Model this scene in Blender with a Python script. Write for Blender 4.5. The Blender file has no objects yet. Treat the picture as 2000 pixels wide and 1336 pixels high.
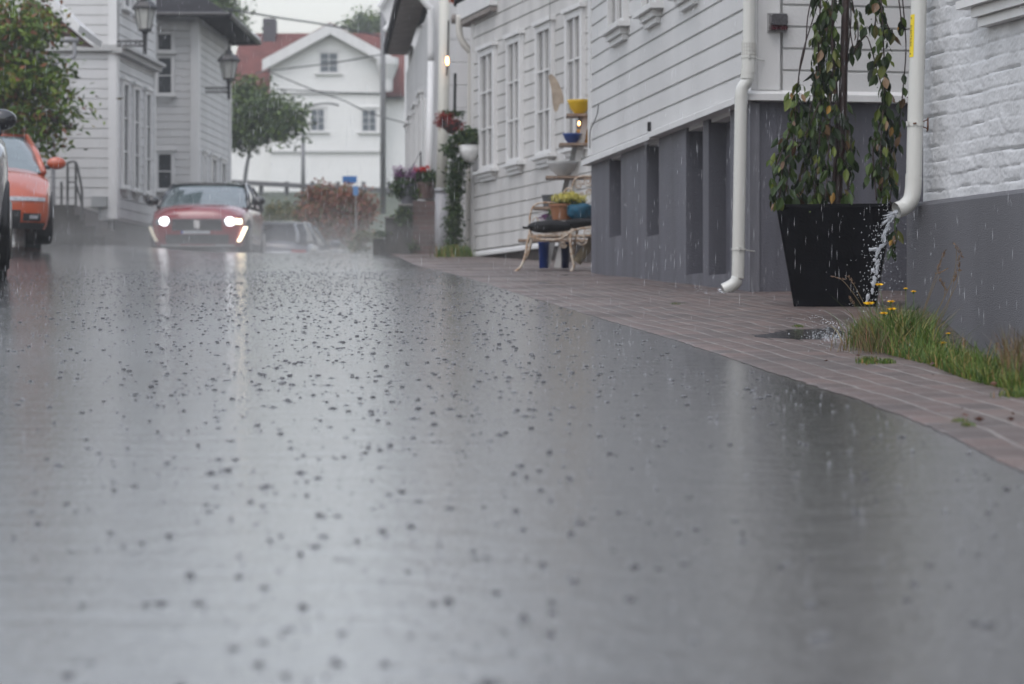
import bpy, bmesh, math, random
from mathutils import Vector, Matrix, noise
random.seed(7)
R = math.radians
sc = bpy.context.scene
COL = sc.collection
S = 4722.0          # focal length in photo pixels (85 mm lens)
# ---------------------------------------------------------------- camera, light, exposure
cam = bpy.data.cameras.new('camera'); camo = bpy.data.objects.new('camera', cam); COL.objects.link(camo)
camo.location = (0, 0, 0.5); camo.rotation_euler = (R(90), 0, 0)
cam.lens = 85; cam.sensor_width = 36; cam.clip_start = 0.1; cam.clip_end = 2000
cam.dof.use_dof = True; cam.dof.focus_distance = 11.0; cam.dof.aperture_fstop = 4.6
sc.camera = camo
SUN_EL, SUN_ROT = R(62), R(200)
w = bpy.data.worlds.new("World"); sc.world = w; w.use_nodes = True
nt = w.node_tree; nt.nodes.clear()
o_ = nt.nodes.new('ShaderNodeOutputWorld'); bg = nt.nodes.new('ShaderNodeBackground')
sky = nt.nodes.new('ShaderNodeTexSky'); sky.sky_type = 'NISHITA'; sky.sun_disc = False
sky.sun_elevation = SUN_EL; sky.sun_rotation = SUN_ROT; sky.air_density = 2.0; sky.dust_density = 2.0; sky.ozone_density = 1.0
hs = nt.nodes.new('ShaderNodeHueSaturation'); hs.inputs['Saturation'].default_value = 0.36
nt.links.new(sky.outputs[0], hs.inputs['Color'])
# overcast: brighter towards the zenith than at the horizon
tcw = nt.nodes.new('ShaderNodeTexCoord'); spw = nt.nodes.new('ShaderNodeSeparateXYZ'); nt.links.new(tcw.outputs['Generated'], spw.inputs[0])
mrw = nt.nodes.new('ShaderNodeMapRange'); mrw.inputs[1].default_value = 0; mrw.inputs[2].default_value = .28; mrw.inputs[3].default_value = 1.15; mrw.inputs[4].default_value = 3.5; nt.links.new(spw.outputs[2], mrw.inputs[0])
vmw = nt.nodes.new('ShaderNodeVectorMath'); vmw.operation = 'SCALE'; nt.links.new(hs.outputs[0], vmw.inputs[0]); nt.links.new(mrw.outputs[0], vmw.inputs['Scale'])
tnw = nt.nodes.new('ShaderNodeVectorMath'); tnw.operation = 'MULTIPLY'; tnw.inputs[1].default_value = (1.0, .987, 1.035); nt.links.new(vmw.outputs[0], tnw.inputs[0]); nt.links.new(tnw.outputs[0], bg.inputs[0]); nt.links.new(bg.outputs[0], o_.inputs[0])
bg.inputs[1].default_value = 0.12
sl = bpy.data.lights.new('sun', 'SUN'); sl.energy = 0.6; sl.angle = R(40); sl.color = (1, .98, .95)
so = bpy.data.objects.new('sun', sl); COL.objects.link(so)
# sky sun_rotation is clockwise from +Y; aim the lamp the same way
d = Vector((math.sin(SUN_ROT) * math.cos(SUN_EL), math.cos(SUN_ROT) * math.cos(SUN_EL), math.sin(SUN_EL)))
so.rotation_euler = d.to_track_quat('Z', 'Y').to_euler()
sc.view_settings.view_transform = 'Standard'; sc.view_settings.look = 'None'; sc.view_settings.gamma = 1.0
sc.view_settings.exposure = -0.62
sc.cycles.volume_bounces = 1; sc.cycles.max_bounces = 8; sc.cycles.transparent_max_bounces = 16
sc.cycles.sample_clamp_indirect = 6

# ---------------------------------------------------------------- helpers
def P(px, py, Y): return Vector(((px - 1000) * Y / S, Y, 0.5 + (668 - py) * Y / S))
def sm(a, b, x):
    t = max(0, min(1, (x - a) / (b - a))); return t * t * (3 - 2 * t)
def ground(X, Y):
    if Y < 37: z = .05 * Y
    elif Y < 47: t = Y - 37; z = 1.85 + .05 * t - .0025 * t * t
    elif Y < 62: z = 2.1
    elif Y < 100: z = 2.1 + 4.6 * sm(62, 100, Y)
    else: z = 6.7
    z += .14 * sm(4.6, 7.0, -X) * sm(20, 28, Y)
    z -= .24 * sm(1.45, 2.25, X) * (1 - sm(12.5, 13.5, Y)) * sm(6, 9, Y)
    return z
def hit(px, py):            # photo pixel of a road point -> road point on the 5 percent grade
    Y = .5 / ((py - 668) / S + .05); X = (px - 1000) * Y / S
    return X, Y
MATS = {}
def mat(name, col, rough=.6, spec=.5, var=.12, vscale=6, bump=0, bscale=60, metal=0, col2=None, streak=0, emit=None, estr=0, alpha=1, coat=0, trans=0, ior=1.45):
    if name in MATS: return MATS[name]
    m = bpy.data.materials.new(name); m.use_nodes = True; t = m.node_tree; b = t.nodes['Principled BSDF']
    b.inputs['Roughness'].default_value = rough; b.inputs['Metallic'].default_value = metal
    b.inputs['Specular IOR Level'].default_value = spec; b.inputs['IOR'].default_value = ior
    b.inputs['Coat Weight'].default_value = coat; b.inputs['Coat Roughness'].default_value = .06
    b.inputs['Transmission Weight'].default_value = trans; b.inputs['Alpha'].default_value = alpha
    tc = t.nodes.new('ShaderNodeTexCoord')
    c1 = Vector(col); c2 = Vector(col2) if col2 else c1 * (1 - var)
    n = t.nodes.new('ShaderNodeTexNoise'); n.inputs['Scale'].default_value = vscale; n.inputs['Detail'].default_value = 5
    mp = t.nodes.new('ShaderNodeMapping')
    if streak: mp.inputs['Scale'].default_value = (1, 1, .08)
    t.links.new(tc.outputs['Object'], mp.inputs[0]); t.links.new(mp.outputs[0], n.inputs['Vector'])
    r = t.nodes.new('ShaderNodeMapRange'); r.inputs[1].default_value = .35; r.inputs[2].default_value = .65
    t.links.new(n.outputs[0], r.inputs[0])
    mx = t.nodes.new('ShaderNodeMix'); mx.data_type = 'RGBA'
    mx.inputs[6].default_value = (*c1, 1); mx.inputs[7].default_value = (*c2, 1)
    t.links.new(r.outputs[0], mx.inputs[0]); t.links.new(mx.outputs[2], b.inputs['Base Color'])
    if bump:
        n2 = t.nodes.new('ShaderNodeTexNoise'); n2.inputs['Scale'].default_value = bscale; n2.inputs['Detail'].default_value = 4
        t.links.new(tc.outputs['Object'], n2.inputs['Vector'])
        bp = t.nodes.new('ShaderNodeBump'); bp.inputs['Strength'].default_value = bump; bp.inputs['Distance'].default_value = .01
        t.links.new(n2.outputs[0], bp.inputs['Height']); t.links.new(bp.outputs[0], b.inputs['Normal'])
    if emit: b.inputs['Emission Color'].default_value = (*emit, 1); b.inputs['Emission Strength'].default_value = estr
    MATS[name] = m; return m
def leafmat(name, cols, rough=.5, trans=0):
    if name in MATS: return MATS[name]
    m = bpy.data.materials.new(name); m.use_nodes = True; t = m.node_tree; b = t.nodes['Principled BSDF']
    b.inputs['Roughness'].default_value = rough; b.inputs['Specular IOR Level'].default_value = .3
    g = t.nodes.new('ShaderNodeNewGeometry'); cr = t.nodes.new('ShaderNodeValToRGB')
    els = cr.color_ramp.elements
    while len(els) < len(cols): els.new(0.5)
    for i, (p, c) in enumerate(cols): els[i].position = p; els[i].color = (*c, 1)
    t.links.new(g.outputs['Random Per Island'], cr.inputs[0]); t.links.new(cr.outputs[0], b.inputs['Base Color'])
    MATS[name] = m; return m
def obj(name, bm, m, parent=None, smooth=False, ang=None):
    me = bpy.data.meshes.new(name); o = bpy.data.objects.new(name, me)
    if parent is not None:
        off = Vector((0, 0, 0)); q = parent
        while q: off += q.location; q = q.parent
        for v in bm.verts: v.co -= off
        o.parent = parent
    bm.to_mesh(me); bm.free(); me.materials.append(m)
    if smooth:
        for f in me.polygons: f.use_smooth = True
        if ang: 
            try: me.set_sharp_from_angle(angle=R(ang))
            except Exception: pass
    COL.objects.link(o); return o
def rec(bm): bmesh.ops.recalc_face_normals(bm, faces=bm.faces); return bm
def tag(o, label, cat, group=None, kind=None):
    o['label'] = label
    if cat: o['category'] = cat
    if group: o['group'] = group
    if kind: o['kind'] = kind
    return o
def thing(name, loc, label, cat, group=None):
    o = bpy.data.objects.new(name, None); o.location = loc; o.empty_display_size = .2; COL.objects.link(o)
    return tag(o, label, cat, group)
def struct(name, bm, m, label, smooth=False):
    o = obj(name, bm, m, None, smooth); o['kind'] = 'structure'; o['label'] = label; o['category'] = name.replace('_', ' '); return o
def NB(): return bmesh.new()
def quad(bm, *pts):
    return bm.faces.new([bm.verts.new(p) for p in pts])
def hexa(bm, p):        # 8 points: bottom 4 ccw, top 4
    v = [bm.verts.new(q) for q in p]
    for f in ((3,2,1,0),(4,5,6,7),(0,1,5,4),(1,2,6,5),(2,3,7,6),(3,0,4,7)): bm.faces.new([v[i] for i in f])
def box(bm, x0, x1, y0, y1, z0, z1, M=None):
    p = [(x0,y0,z0),(x1,y0,z0),(x1,y1,z0),(x0,y1,z0),(x0,y0,z1),(x1,y0,z1),(x1,y1,z1),(x0,y1,z1)]
    p = [Vector(q) for q in p]
    if M: p = [M @ q for q in p]
    hexa(bm, p)
def tube(bm, pts, r, seg=10, cap=True, flat=None):
    pts = [Vector(p) for p in pts]; n = len(pts); rs = r if isinstance(r, (list, tuple)) else [r] * n
    prev = None; rings = []
    up = Vector((0, 0, 1))
    for i, p in enumerate(pts):
        t = (pts[min(i + 1, n - 1)] - pts[max(i - 1, 0)]).normalized()
        if prev is None:
            a = t.cross(up); 
            if a.length < .05: a = t.cross(Vector((1, 0, 0)))
            a.normalize()
        else:
            a = (prev - t * prev.dot(t)).normalized()
        b = t.cross(a); prev = a
        rings.append([bm.verts.new(p + (a * math.cos(2*math.pi*k/seg) + b * math.sin(2*math.pi*k/seg)) * rs[i]) for k in range(seg)])
    for i in range(n - 1):
        for k in range(seg):
            bm.faces.new((rings[i][k], rings[i][(k+1) % seg], rings[i+1][(k+1) % seg], rings[i+1][k]))
    if cap:
        bm.faces.new(rings[0][::-1]); bm.faces.new(rings[-1])
    return bm
def bez(pts, n=6):      # catmull-rom resample
    pts = [Vector(p) for p in pts]; out = []
    q = [pts[0]] + pts + [pts[-1]]
    for i in range(1, len(q) - 2):
        for k in range(n):
            t = k / n; a, b, c, e = q[i-1], q[i], q[i+1], q[i+2]
            out.append(.5 * ((2*b) + (c - a) * t + (2*a - 5*b + 4*c - e) * t*t + (3*b - a - 3*c + e) * t**3))
    out.append(pts[-1]); return out
def lathe(bm, c, prof, seg=20, cap=True, sq=None):
    c = Vector(c); rings = []
    for r, z in prof:
        ring = []
        for k in range(seg):
            a = 2*math.pi*k/seg + (math.pi/seg if sq else 0)
            ring.append(bm.verts.new(c + Vector((r*math.cos(a), r*math.sin(a), z))))
        rings.append(ring)
    for i in range(len(prof) - 1):
        for k in range(seg):
            bm.faces.new((rings[i][k], rings[i][(k+1) % seg], rings[i+1][(k+1) % seg], rings[i+1][k]))
    if cap: bm.faces.new(rings[0][::-1]); bm.faces.new(rings[-1])
    return bm
class Frame:            # a vertical wall plane: s along, n outward, z up
    def __init__(f, A, B, flip=False):
        f.A = Vector((A[0], A[1])); B = Vector((B[0], B[1])); f.L = (B - f.A).length; f.u = (B - f.A) / f.L
        f.n = Vector((f.u.y, -f.u.x)) if flip else Vector((-f.u.y, f.u.x))
    def p(f, s, n, z):
        q = f.A + f.u * s + f.n * n; return Vector((q.x, q.y, z))
    def s(f, px, n=0):
        k = (px - 1000) / S; a = f.A + f.n * n
        return (k * a.y - a.x) / (f.u.x - k * f.u.y)
    def z(f, px, py, n=0):
        Y = (f.A + f.n * n + f.u * f.s(px, n)).y; return .5 + (668 - py) * Y / S
    def box(f, bm, s0, s1, n0, n1, z0, z1):
        hexa(bm, [f.p(s0,n0,z0), f.p(s1,n0,z0), f.p(s1,n1,z0), f.p(s0,n1,z0), f.p(s0,n0,z1), f.p(s1,n0,z1), f.p(s1,n1,z1), f.p(s0,n1,z1)])
def siding(bm, F, s0, s1, z0, z1, pitch, n0=0.0, d=.018):
    z = z0
    while z < z1 - .02:
        t = min(z + pitch, z1)
        prof = [(n0, z), (n0, z + .009), (n0 + d, z + .012), (n0 + d, t - .010), (n0, t)]
        wob = random.uniform(-.0015, .0015)
        prof = [(a + (wob if a > n0 else 0), b) for a, b in prof]
        va = [bm.verts.new(F.p(s0, a, b)) for a, b in prof]; vb = [bm.verts.new(F.p(s1, a, b)) for a, b in prof]
        for i in range(4): bm.faces.new((va[i], vb[i], vb[i+1], va[i+1]))
        for ends in (va, vb): bm.faces.new(ends)
        z += pitch
def prism(bm, poly, z0, z1):
    a = [bm.verts.new((x, y, z0)) for x, y in poly]; b = [bm.verts.new((x, y, z1)) for x, y in poly]
    n = len(poly); bm.faces.new(a[::-1]); bm.faces.new(b)
    for i in range(n): bm.faces.new((a[i], a[(i+1) % n], b[(i+1) % n], b[i]))
def window(house, F, s0, s1, z0, z1, cols=2, rows=3, n0=.02, wm=None, pm=None, head=True, sillw=.05, cas=.07, bracket=False, name='window'):
    """casing proud of the boards, glass set 3 cm back inside it, sill below"""
    bm = NB(); n1 = n0 + .05
    F.box(bm, s0, s0 + cas, n0 - .02, n1, z0, z1); F.box(bm, s1 - cas, s1, n0 - .02, n1, z0, z1)
    F.box(bm, s0 + cas, s1 - cas, n0 - .02, n1 - .002, z1 - cas, z1); F.box(bm, s0 + cas, s1 - cas, n0 - .02, n1 - .002, z0, z0 + cas * .7)
    if head: F.box(bm, s0 - .04, s1 + .04, n0 - .02, n1 + .035, z1 + .002, z1 + .055)
    a0, a1, b0, b1 = s0 + cas, s1 - cas, z0 + cas * .7, z1 - cas
    mw = .022
    for i in range(1, cols): 
        c = a0 + (a1 - a0) * i / cols; k = .035 if (cols == 2 and i == 1) else mw
        F.box(bm, c - k/2, c + k/2, n0 - .018, n1 - .012, b0, b1)
    for j in range(1, rows):
        c = b0 + (b1 - b0) * j / rows; F.box(bm, a0, a1, n0 - .018, n1 - .016, c - mw/2, c + mw/2)
    wd = obj(name, bm, wm or M_trim, house)
    g = NB(); F.box(g, a0, a1, n0 - .017, n0 + .008, b0, b1); obj('pane', g, pm or M_glass, wd)
    sb = NB(); F.box(sb, s0 - sillw, s1 + sillw, n0 - .02, n1 + .06, z0 - .045, z0 - .002)
    if bracket:
        F.box(sb, s0 + .05, s1 - .05, n0 - .02, n1 + .02, z0 - .10, z0 - .047)
        F.box(sb, s0 + .07, s1 - .07, n0 - .02, n1 - .01, z0 - .15, z0 - .102)
    obj('sill', sb, wm or M_trim, wd)
    return wd
def rnd_in(c, r):
    while True:
        v = Vector((random.uniform(-1, 1), random.uniform(-1, 1), random.uniform(-1, 1)))
        if .25 < v.length < 1: break
    return Vector(c) + Vector((v.x * r[0], v.y * r[1], v.z * r[2]))
def leaf(bm, p, size, dirv=None, wid=.45):
    d = dirv.normalized() if dirv else Vector((random.gauss(0, 1), random.gauss(0, 1), random.gauss(-.3, .8))).normalized()
    a = d.cross(Vector((random.gauss(0, 1), random.gauss(0, 1), random.gauss(0, 1)))).normalized(); nn = d.cross(a)
    q = [p, p + d * size * .45 + a * size * wid * .5 + nn * size * .06, p + d * size, p + d * size * .45 - a * size * wid * .5 + nn * size * .06]
    v = [bm.verts.new(x) for x in q]; bm.faces.new((v[0], v[1], v[2])); bm.faces.new((v[0], v[2], v[3]))
def leafcloud(bm, ells, nclump, nleaf, size, spread):
    vol = [e[1][0] * e[1][1] * e[1][2] for e in ells]; T = sum(vol)
    for (c, r), v in zip(ells, vol):
        for _ in range(max(1, int(nclump * v / T))):
            q = rnd_in(c, r); s = spread * random.uniform(.5, 1.3)
            for _ in range(int(nleaf * random.uniform(.5, 1.4))):
                leaf(bm, q + Vector((random.gauss(0, s), random.gauss(0, s), random.gauss(0, s * .7))), size * random.uniform(.6, 1.4))
def tree(name, base, ells, label, leafm, ncl, nl, size, spread, trunk_r=.12, limbs=9, cat='tree', barkm=None, group=None):
    t = thing(name, base, label, cat, group)
    bm = NB(); leafcloud(bm, ells, ncl, nl, size, spread); obj('crown', bm, leafm, t)
    tb = NB(); b = Vector(base); top = Vector(ells[0][0])
    tube(tb, bez([b - Vector((0, 0, .15)), b.lerp(top, .35) + Vector((random.uniform(-.1, .1), 0, 0)), b.lerp(top, .7), top], 4), [trunk_r * (1 - .055 * i) for i in range(13)], 8)
    for i in range(limbs):
        c, r = random.choice(ells); e = rnd_in(c, [k * .8 for k in r]); s = b.lerp(top, random.uniform(.45, .9))
        m = s.lerp(e, .5) + Vector((0, 0, .15 * (e - s).length)); pts = bez([s, m, e], 4)
        tube(tb, pts, [trunk_r * .35 * (1 - .09 * k) for k in range(len(pts))], 5)
    obj('trunk', tb, barkm or M_bark, t, True); return t

# ---------------------------------------------------------------- materials
M_white = mat('white_boards', (.58, .578, .57), .42, var=.10, vscale=2.2, streak=1, bump=.25, bscale=45)
M_whiteB = mat('white_boards_far', (.56, .557, .548), .5, var=.12, vscale=1.6, streak=1)
M_trim = mat('white_trim', (.63, .628, .618), .35, var=.08, vscale=5, streak=1, bump=.08, bscale=30)
M_old = mat('weathered_white_boards', (.54, .53, .51), .5, var=.22, vscale=3.5, streak=1, bump=.3, bscale=30)
M_greypl = mat('grey_plaster', (.105, .105, .125), .5, var=.36, vscale=5, streak=1, bump=.55, bscale=90)
M_greydk = mat('grey_plaster_recess', (.10, .10, .118), .6, var=.2, vscale=3, bump=.5, bscale=90)
M_glass = mat('window_glass', (.05, .055, .06), .06, spec=.6, var=.3, vscale=1)
M_curtain = mat('curtained_glass', (.26, .255, .245), .12, spec=.6, var=.35, vscale=5, streak=1)
M_pipe = mat('wet_white_pipe', (.54, .54, .505), .22, var=.10, vscale=4, streak=1, coat=.4)
M_dirt = mat('pipe_socket_dirt', (.42, .40, .36), .4, var=.4, vscale=12)
M_steel = mat('dull_steel', (.35, .34, .33), .4, metal=.8, var=.3, vscale=20)
M_rust = mat('rust', (.20, .09, .045), .6, var=.5, vscale=40)
M_tile = mat('red_roof_tiles', (.15, .052, .045), .8, spec=.15, var=.3, vscale=2)
M_tiledk = mat('dark_roof_tiles', (.030, .029, .032), .8, spec=.12, var=.3, vscale=3)
M_soffit = mat('weathered_soffit', (.24, .21, .19), .7, var=.3, vscale=6)
M_black = mat('black_metal', (.015, .015, .017), .35, var=.3, vscale=10)
M_bark = mat('wet_bark', (.045, .030, .024), .45, var=.4, vscale=30, bump=.6, bscale=60)
M_stone = mat('dark_stone', (.06, .057, .052), .5, var=.35, vscale=6, bump=.5, bscale=25)
M_grn = leafmat('tree_leaves', [(0, (.03, .07, .008)), (.45, (.08, .14, .014)), (.80, (.15, .20, .018)), (.9, (.20, .075, .03)), (1, (.13, .055, .03))])
M_grn2 = leafmat('far_tree_leaves', [(0, (.025, .05, .018)), (.5, (.05, .085, .024)), (1, (.11, .16, .03))])
M_redbush = leafmat('copper_leaves', [(0, (.16, .055, .035)), (.4, (.26, .085, .05)), (.75, (.13, .09, .035)), (1, (.06, .09, .02))])
M_yewbush = leafmat('yellow_green_leaves', [(0, (.03, .055, .015)), (.6, (.10, .12, .02)), (1, (.2, .12, .03))])
M_ivy = leafmat('ivy_leaves', [(0, (.008, .022, .006)), (.5, (.022, .05, .010)), (.9, (.05, .09, .018)), (1, (.12, .14, .03))])
M_weep = leafmat('cotoneaster_leaves', [(0, (.004, .010, .003)), (.35, (.014, .032, .005)), (.7, (.040, .072, .010)), (.86, (.090, .115, .016)), (.94, (.06, .03, .016)), (.98, (.16, .10, .05)), (1, (.4, .22, .02))])

# ---------------------------------------------------------------- road, paving, terrain
EDGE = [hit(*q) for q in ((2000,925),(1850,850),(1700,790),(1500,725),(1310,662),(1200,630),(1100,600),(1000,570),(930,548),(870,532),(820,520))]
EDGE = [(1.12, -3.0), (1.07, 1.0), (1.04, 3.2)] + EDGE + [(-1.30, 30), (-1.62, 34), (-2.0, 38), (-2.6, 44), (-3.4, 52)]
EC = bez([(x, y, 0) for x, y in EDGE], 8)
def wet_road():
    m = bpy.data.materials.new('wet_asphalt'); m.use_nodes = True; t = m.node_tree; N = t.nodes; L = t.links; b = N['Principled BSDF']
    g = N.new('ShaderNodeNewGeometry')
    def noise_(scale, det=3, mapping=None, rough=.5):
        n = N.new('ShaderNodeTexNoise'); n.inputs['Scale'].default_value = scale; n.inputs['Detail'].default_value = det; n.inputs['Roughness'].default_value = rough
        if mapping:
            mp = N.new('ShaderNodeMapping'); mp.inputs['Scale'].default_value = mapping; L.new(g.outputs['Position'], mp.inputs[0]); L.new(mp.outputs[0], n.inputs['Vector'])
        else: L.new(g.outputs['Position'], n.inputs['Vector'])
        return n
    def rng(src, a, b_, c, d_):
        r = N.new('ShaderNodeMapRange'); r.inputs[1].default_value = a; r.inputs[2].default_value = b_; r.inputs[3].default_value = c; r.inputs[4].default_value = d_
        L.new(src, r.inputs[0]); return r.outputs[0]
    big = noise_(.55, 3, (1, .5, 1)); fine = noise_(95, 4)
    cr = N.new('ShaderNodeMix'); cr.data_type = 'RGBA'; cr.inputs[6].default_value = (.025, .025, .026, 1); cr.inputs[7].default_value = (.11, .11, .108, 1)
    L.new(rng(fine.outputs[0], .42, .62, 0, 1), cr.inputs[0])
    # old repair seam across the road
    sp = N.new('ShaderNodeSeparateXYZ'); L.new(g.outputs['Position'], sp.inputs[0])
    wn = noise_(2.5, 4)
    ad = N.new('ShaderNodeMath'); ad.operation = 'MULTIPLY_ADD'; ad.inputs[1].default_value = .16; L.new(wn.outputs[0], ad.inputs[0]); L.new(sp.outputs[1], ad.inputs[2])
    sb = N.new('ShaderNodeMath'); sb.operation = 'SUBTRACT'; sb.inputs[1].default_value = 10.42; L.new(ad.outputs[0], sb.inputs[0])
    ab = N.new('ShaderNodeMath'); ab.operation = 'ABSOLUTE'; L.new(sb.outputs[0], ab.inputs[0])
    seam = rng(ab.outputs[0], .015, .05, 1, 0)
    br = rng(noise_(.9, 2).outputs[0], .42, .52, 0, 1)
    ml = N.new('ShaderNodeMath'); ml.operation = 'MULTIPLY'; L.new(seam, ml.inputs[0]); L.new(br, ml.inputs[1])
    c2 = N.new('ShaderNodeMix'); c2.data_type = 'RGBA'; c2.inputs[7].default_value = (.012, .012, .012, 1)
    L.new(ml.outputs[0], c2.inputs[0]); L.new(cr.outputs[2], c2.inputs[6]); L.new(c2.outputs[2], b.inputs['Base Color'])
    rr = N.new('ShaderNodeMath'); rr.operation = 'MULTIPLY_ADD'; rr.inputs[1].default_value = .0
    L.new(ml.outputs[0], rr.inputs[0]); L.new(rng(big.outputs[0], .35, .65, .12, .21), rr.inputs[2]); L.new(rr.outputs[0], b.inputs['Roughness'])
    b.inputs['Coat Weight'].default_value = .55; b.inputs['Coat Roughness'].default_value = .10; b.inputs['Coat IOR'].default_value = 1.4
    b.inputs['IOR'].default_value = 1.55; b.inputs['Specular IOR Level'].default_value = .5
    # water film: ripples of a few centimetres, gentler long swells, grain of the stones under it
    h1 = noise_(34, 3); h2 = noise_(5, 2, (1, 2.2, 1)); h3 = noise_(120, 3)
    def mul(a, k): 
        q = N.new('ShaderNodeMath'); q.operation = 'MULTIPLY'; q.inputs[1].default_value = k; L.new(a, q.inputs[0]); return q.outputs[0]
    def add(a, c):
        q = N.new('ShaderNodeMath'); q.operation = 'ADD'; L.new(a, q.inputs[0]); L.new(c, q.inputs[1]); return q.outputs[0]
    hh = add(add(mul(h1.outputs[0], .0015), mul(h2.outputs[0], .0020)), mul(h3.outputs[0], .0009))
    bp = N.new('ShaderNodeBump'); bp.inputs['Strength'].default_value = 1; bp.inputs['Distance'].default_value = 1; L.new(hh, bp.inputs['Height']); L.new(bp.outputs[0], b.inputs['Normal']); L.new(bp.outputs[0], b.inputs['Coat Normal'])
    return m
M_road = wet_road()
bm = NB(); xs = [-14 + .5 * i for i in range(int(28 / .5) + 1)]; ys = [-4 + .5 * i for i in range(int(66 / .5) + 1)]
grid = [[bm.verts.new((x, y, ground(min(x, 1.4), y))) for x in xs] for y in ys]
for j in range(len(ys) - 1):
    for i in range(len(xs) - 1): bm.faces.new((grid[j][i], grid[j][i+1], grid[j+1][i+1], grid[j+1][i]))
for v in list(bm.verts):
    if v.co.x > 1.8 and v.co.y > 5 : v.co.z -= .35
struct('road', bm, M_road, 'wet grey asphalt street running uphill with rain bouncing off it', True)
# terrain sheet to the horizon
bm = NB(); xs = [-600, -200, -60, -30, -16, -8, 0, 8, 16, 30, 60, 200, 600]; ys = [-200, -60, -10, 0, 10, 20, 30, 37, 42, 47, 55, 62, 70, 76, 82, 88, 94, 100, 140, 250, 700]
grid = [[bm.verts.new((x, y, ground(0, max(y, -12)) - (.45 if y < 63 else .05))) for x in xs] for y in ys]
for j in range(len(ys) - 1):
    for i in range(len(xs) - 1): bm.faces.new((grid[j][i], grid[j][i+1], grid[j+1][i+1], grid[j+1][i]))
struct('ground', bm, mat('far_ground', (.06, .075, .04), .7, var=.4, vscale=.5), 'grassy and gravelly ground around the street', True)
# brick pavement, u = distance from kerb edge
def paving_mat():
    m = bpy.data.materials.new('brick_paving'); m.use_nodes = True; t = m.node_tree; N = t.nodes; L = t.links; b = N['Principled BSDF']
    uv = N.new('ShaderNodeUVMap'); g = N.new('ShaderNodeNewGeometry')
    n = N.new('ShaderNodeTexNoise'); n.inputs['Scale'].default_value = 2.2; n.inputs['Detail'].default_value = 3; L.new(uv.outputs[0], n.inputs['Vector'])
    vm = N.new('ShaderNodeVectorMath'); vm.operation = 'MULTIPLY_ADD'; vm.inputs[1].default_value = (.004, .004, 0); L.new(n.outputs[1], vm.inputs[0]); L.new(uv.outputs[0], vm.inputs[2])
    bt = N.new('ShaderNodeTexBrick'); L.new(vm.outputs[0], bt.inputs['Vector']); bt.offset = .5
    bt.inputs['Scale'].default_value = 1; bt.inputs['Brick Width'].default_value = .21; bt.inputs['Row Height'].default_value = .105
    bt.inputs['Mortar Size'].default_value = .007; bt.inputs['Mortar Smooth'].default_value = .3
    bt.inputs['Color1'].default_value = (.138, .094, .082, 1); bt.inputs['Color2'].default_value = (.080, .061, .056, 1); bt.inputs['Mortar'].default_value = (.225, .205, .19, 1)
    n2 = N.new('ShaderNodeTexNoise'); n2.inputs['Scale'].default_value = 1.3; n2.inputs['Detail'].default_value = 6; L.new(g.outputs['Position'], n2.inputs['Vector'])
    n3 = N.new('ShaderNodeTexNoise'); n3.inputs['Scale'].default_value = 120; n3.inputs['Detail'].default_value = 3; L.new(g.outputs['Position'], n3.inputs['Vector'])
    mx = N.new('ShaderNodeMix'); mx.data_type = 'RGBA'; mx.inputs[7].default_value = (.075, .068, .062, 1)
    r = N.new('ShaderNodeMapRange'); r.inputs[1].default_value = .48; r.inputs[2].default_value = .72; r.inputs[4].default_value = .75; L.new(n2.outputs[0], r.inputs[0])
    L.new(r.outputs[0], mx.inputs[0]); L.new(bt.outputs['Color'], mx.inputs[6])
    mx2 = N.new('ShaderNodeMix'); mx2.data_type = 'RGBA'; mx2.blend_type = 'MULTIPLY'; mx2.inputs[0].default_value = .55
    r3 = N.new('ShaderNodeMapRange'); r3.inputs[1].default_value = .3; r3.inputs[2].default_value = .6; r3.inputs[3].default_value = .35; r3.inputs[4].default_value = 1.15; L.new(n3.outputs[0], r3.inputs[0])
    L.new(mx.outputs[2], mx2.inputs[6]); L.new(r3.outputs[0], mx2.inputs[7]); L.new(mx2.outputs[2], b.inputs['Base Color'])
    rr = N.new('ShaderNodeMapRange'); rr.inputs[1].default_value = .35; rr.inputs[2].default_value = .65; rr.inputs[3].default_value = .3; rr.inputs[4].default_value = .6; L.new(n2.outputs[0], rr.inputs[0]); L.new(rr.outputs[0], b.inputs['Roughness'])
    b.inputs['Specular IOR Level'].default_value = .35
    a = N.new('ShaderNodeMath'); a.operation = 'MULTIPLY'; a.inputs[1].default_value = -.003; L.new(bt.outputs['Fac'], a.inputs[0])
    a2 = N.new('ShaderNodeMath'); a2.operation = 'MULTIPLY_ADD'; a2.inputs[1].default_value = .004; L.new(n3.outputs[0], a2.inputs[0]); L.new(a.outputs[0], a2.inputs[2])
    bp = N.new('ShaderNodeBump'); bp.inputs['Strength'].default_value = 1; bp.inputs['Distance'].default_value = 1; L.new(a2.outputs[0], bp.inputs['Height']); L.new(bp.outputs[0], b.inputs['Normal'])
    return m
bm = NB(); uvl = bm.loops.layers.uv.new('UVMap')
us = [0, .01]; k = 1
while k * .105 < 3.6:
    c_ = k * .105; us += ([c_ - .055] if k < 14 else []) + [c_ - .009, c_ - .003, c_ + .003, c_ + .009]; k += 1
EP = bez([(x, y, 0) for x, y in EDGE], 26)
rows = []; arc = 0
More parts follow.
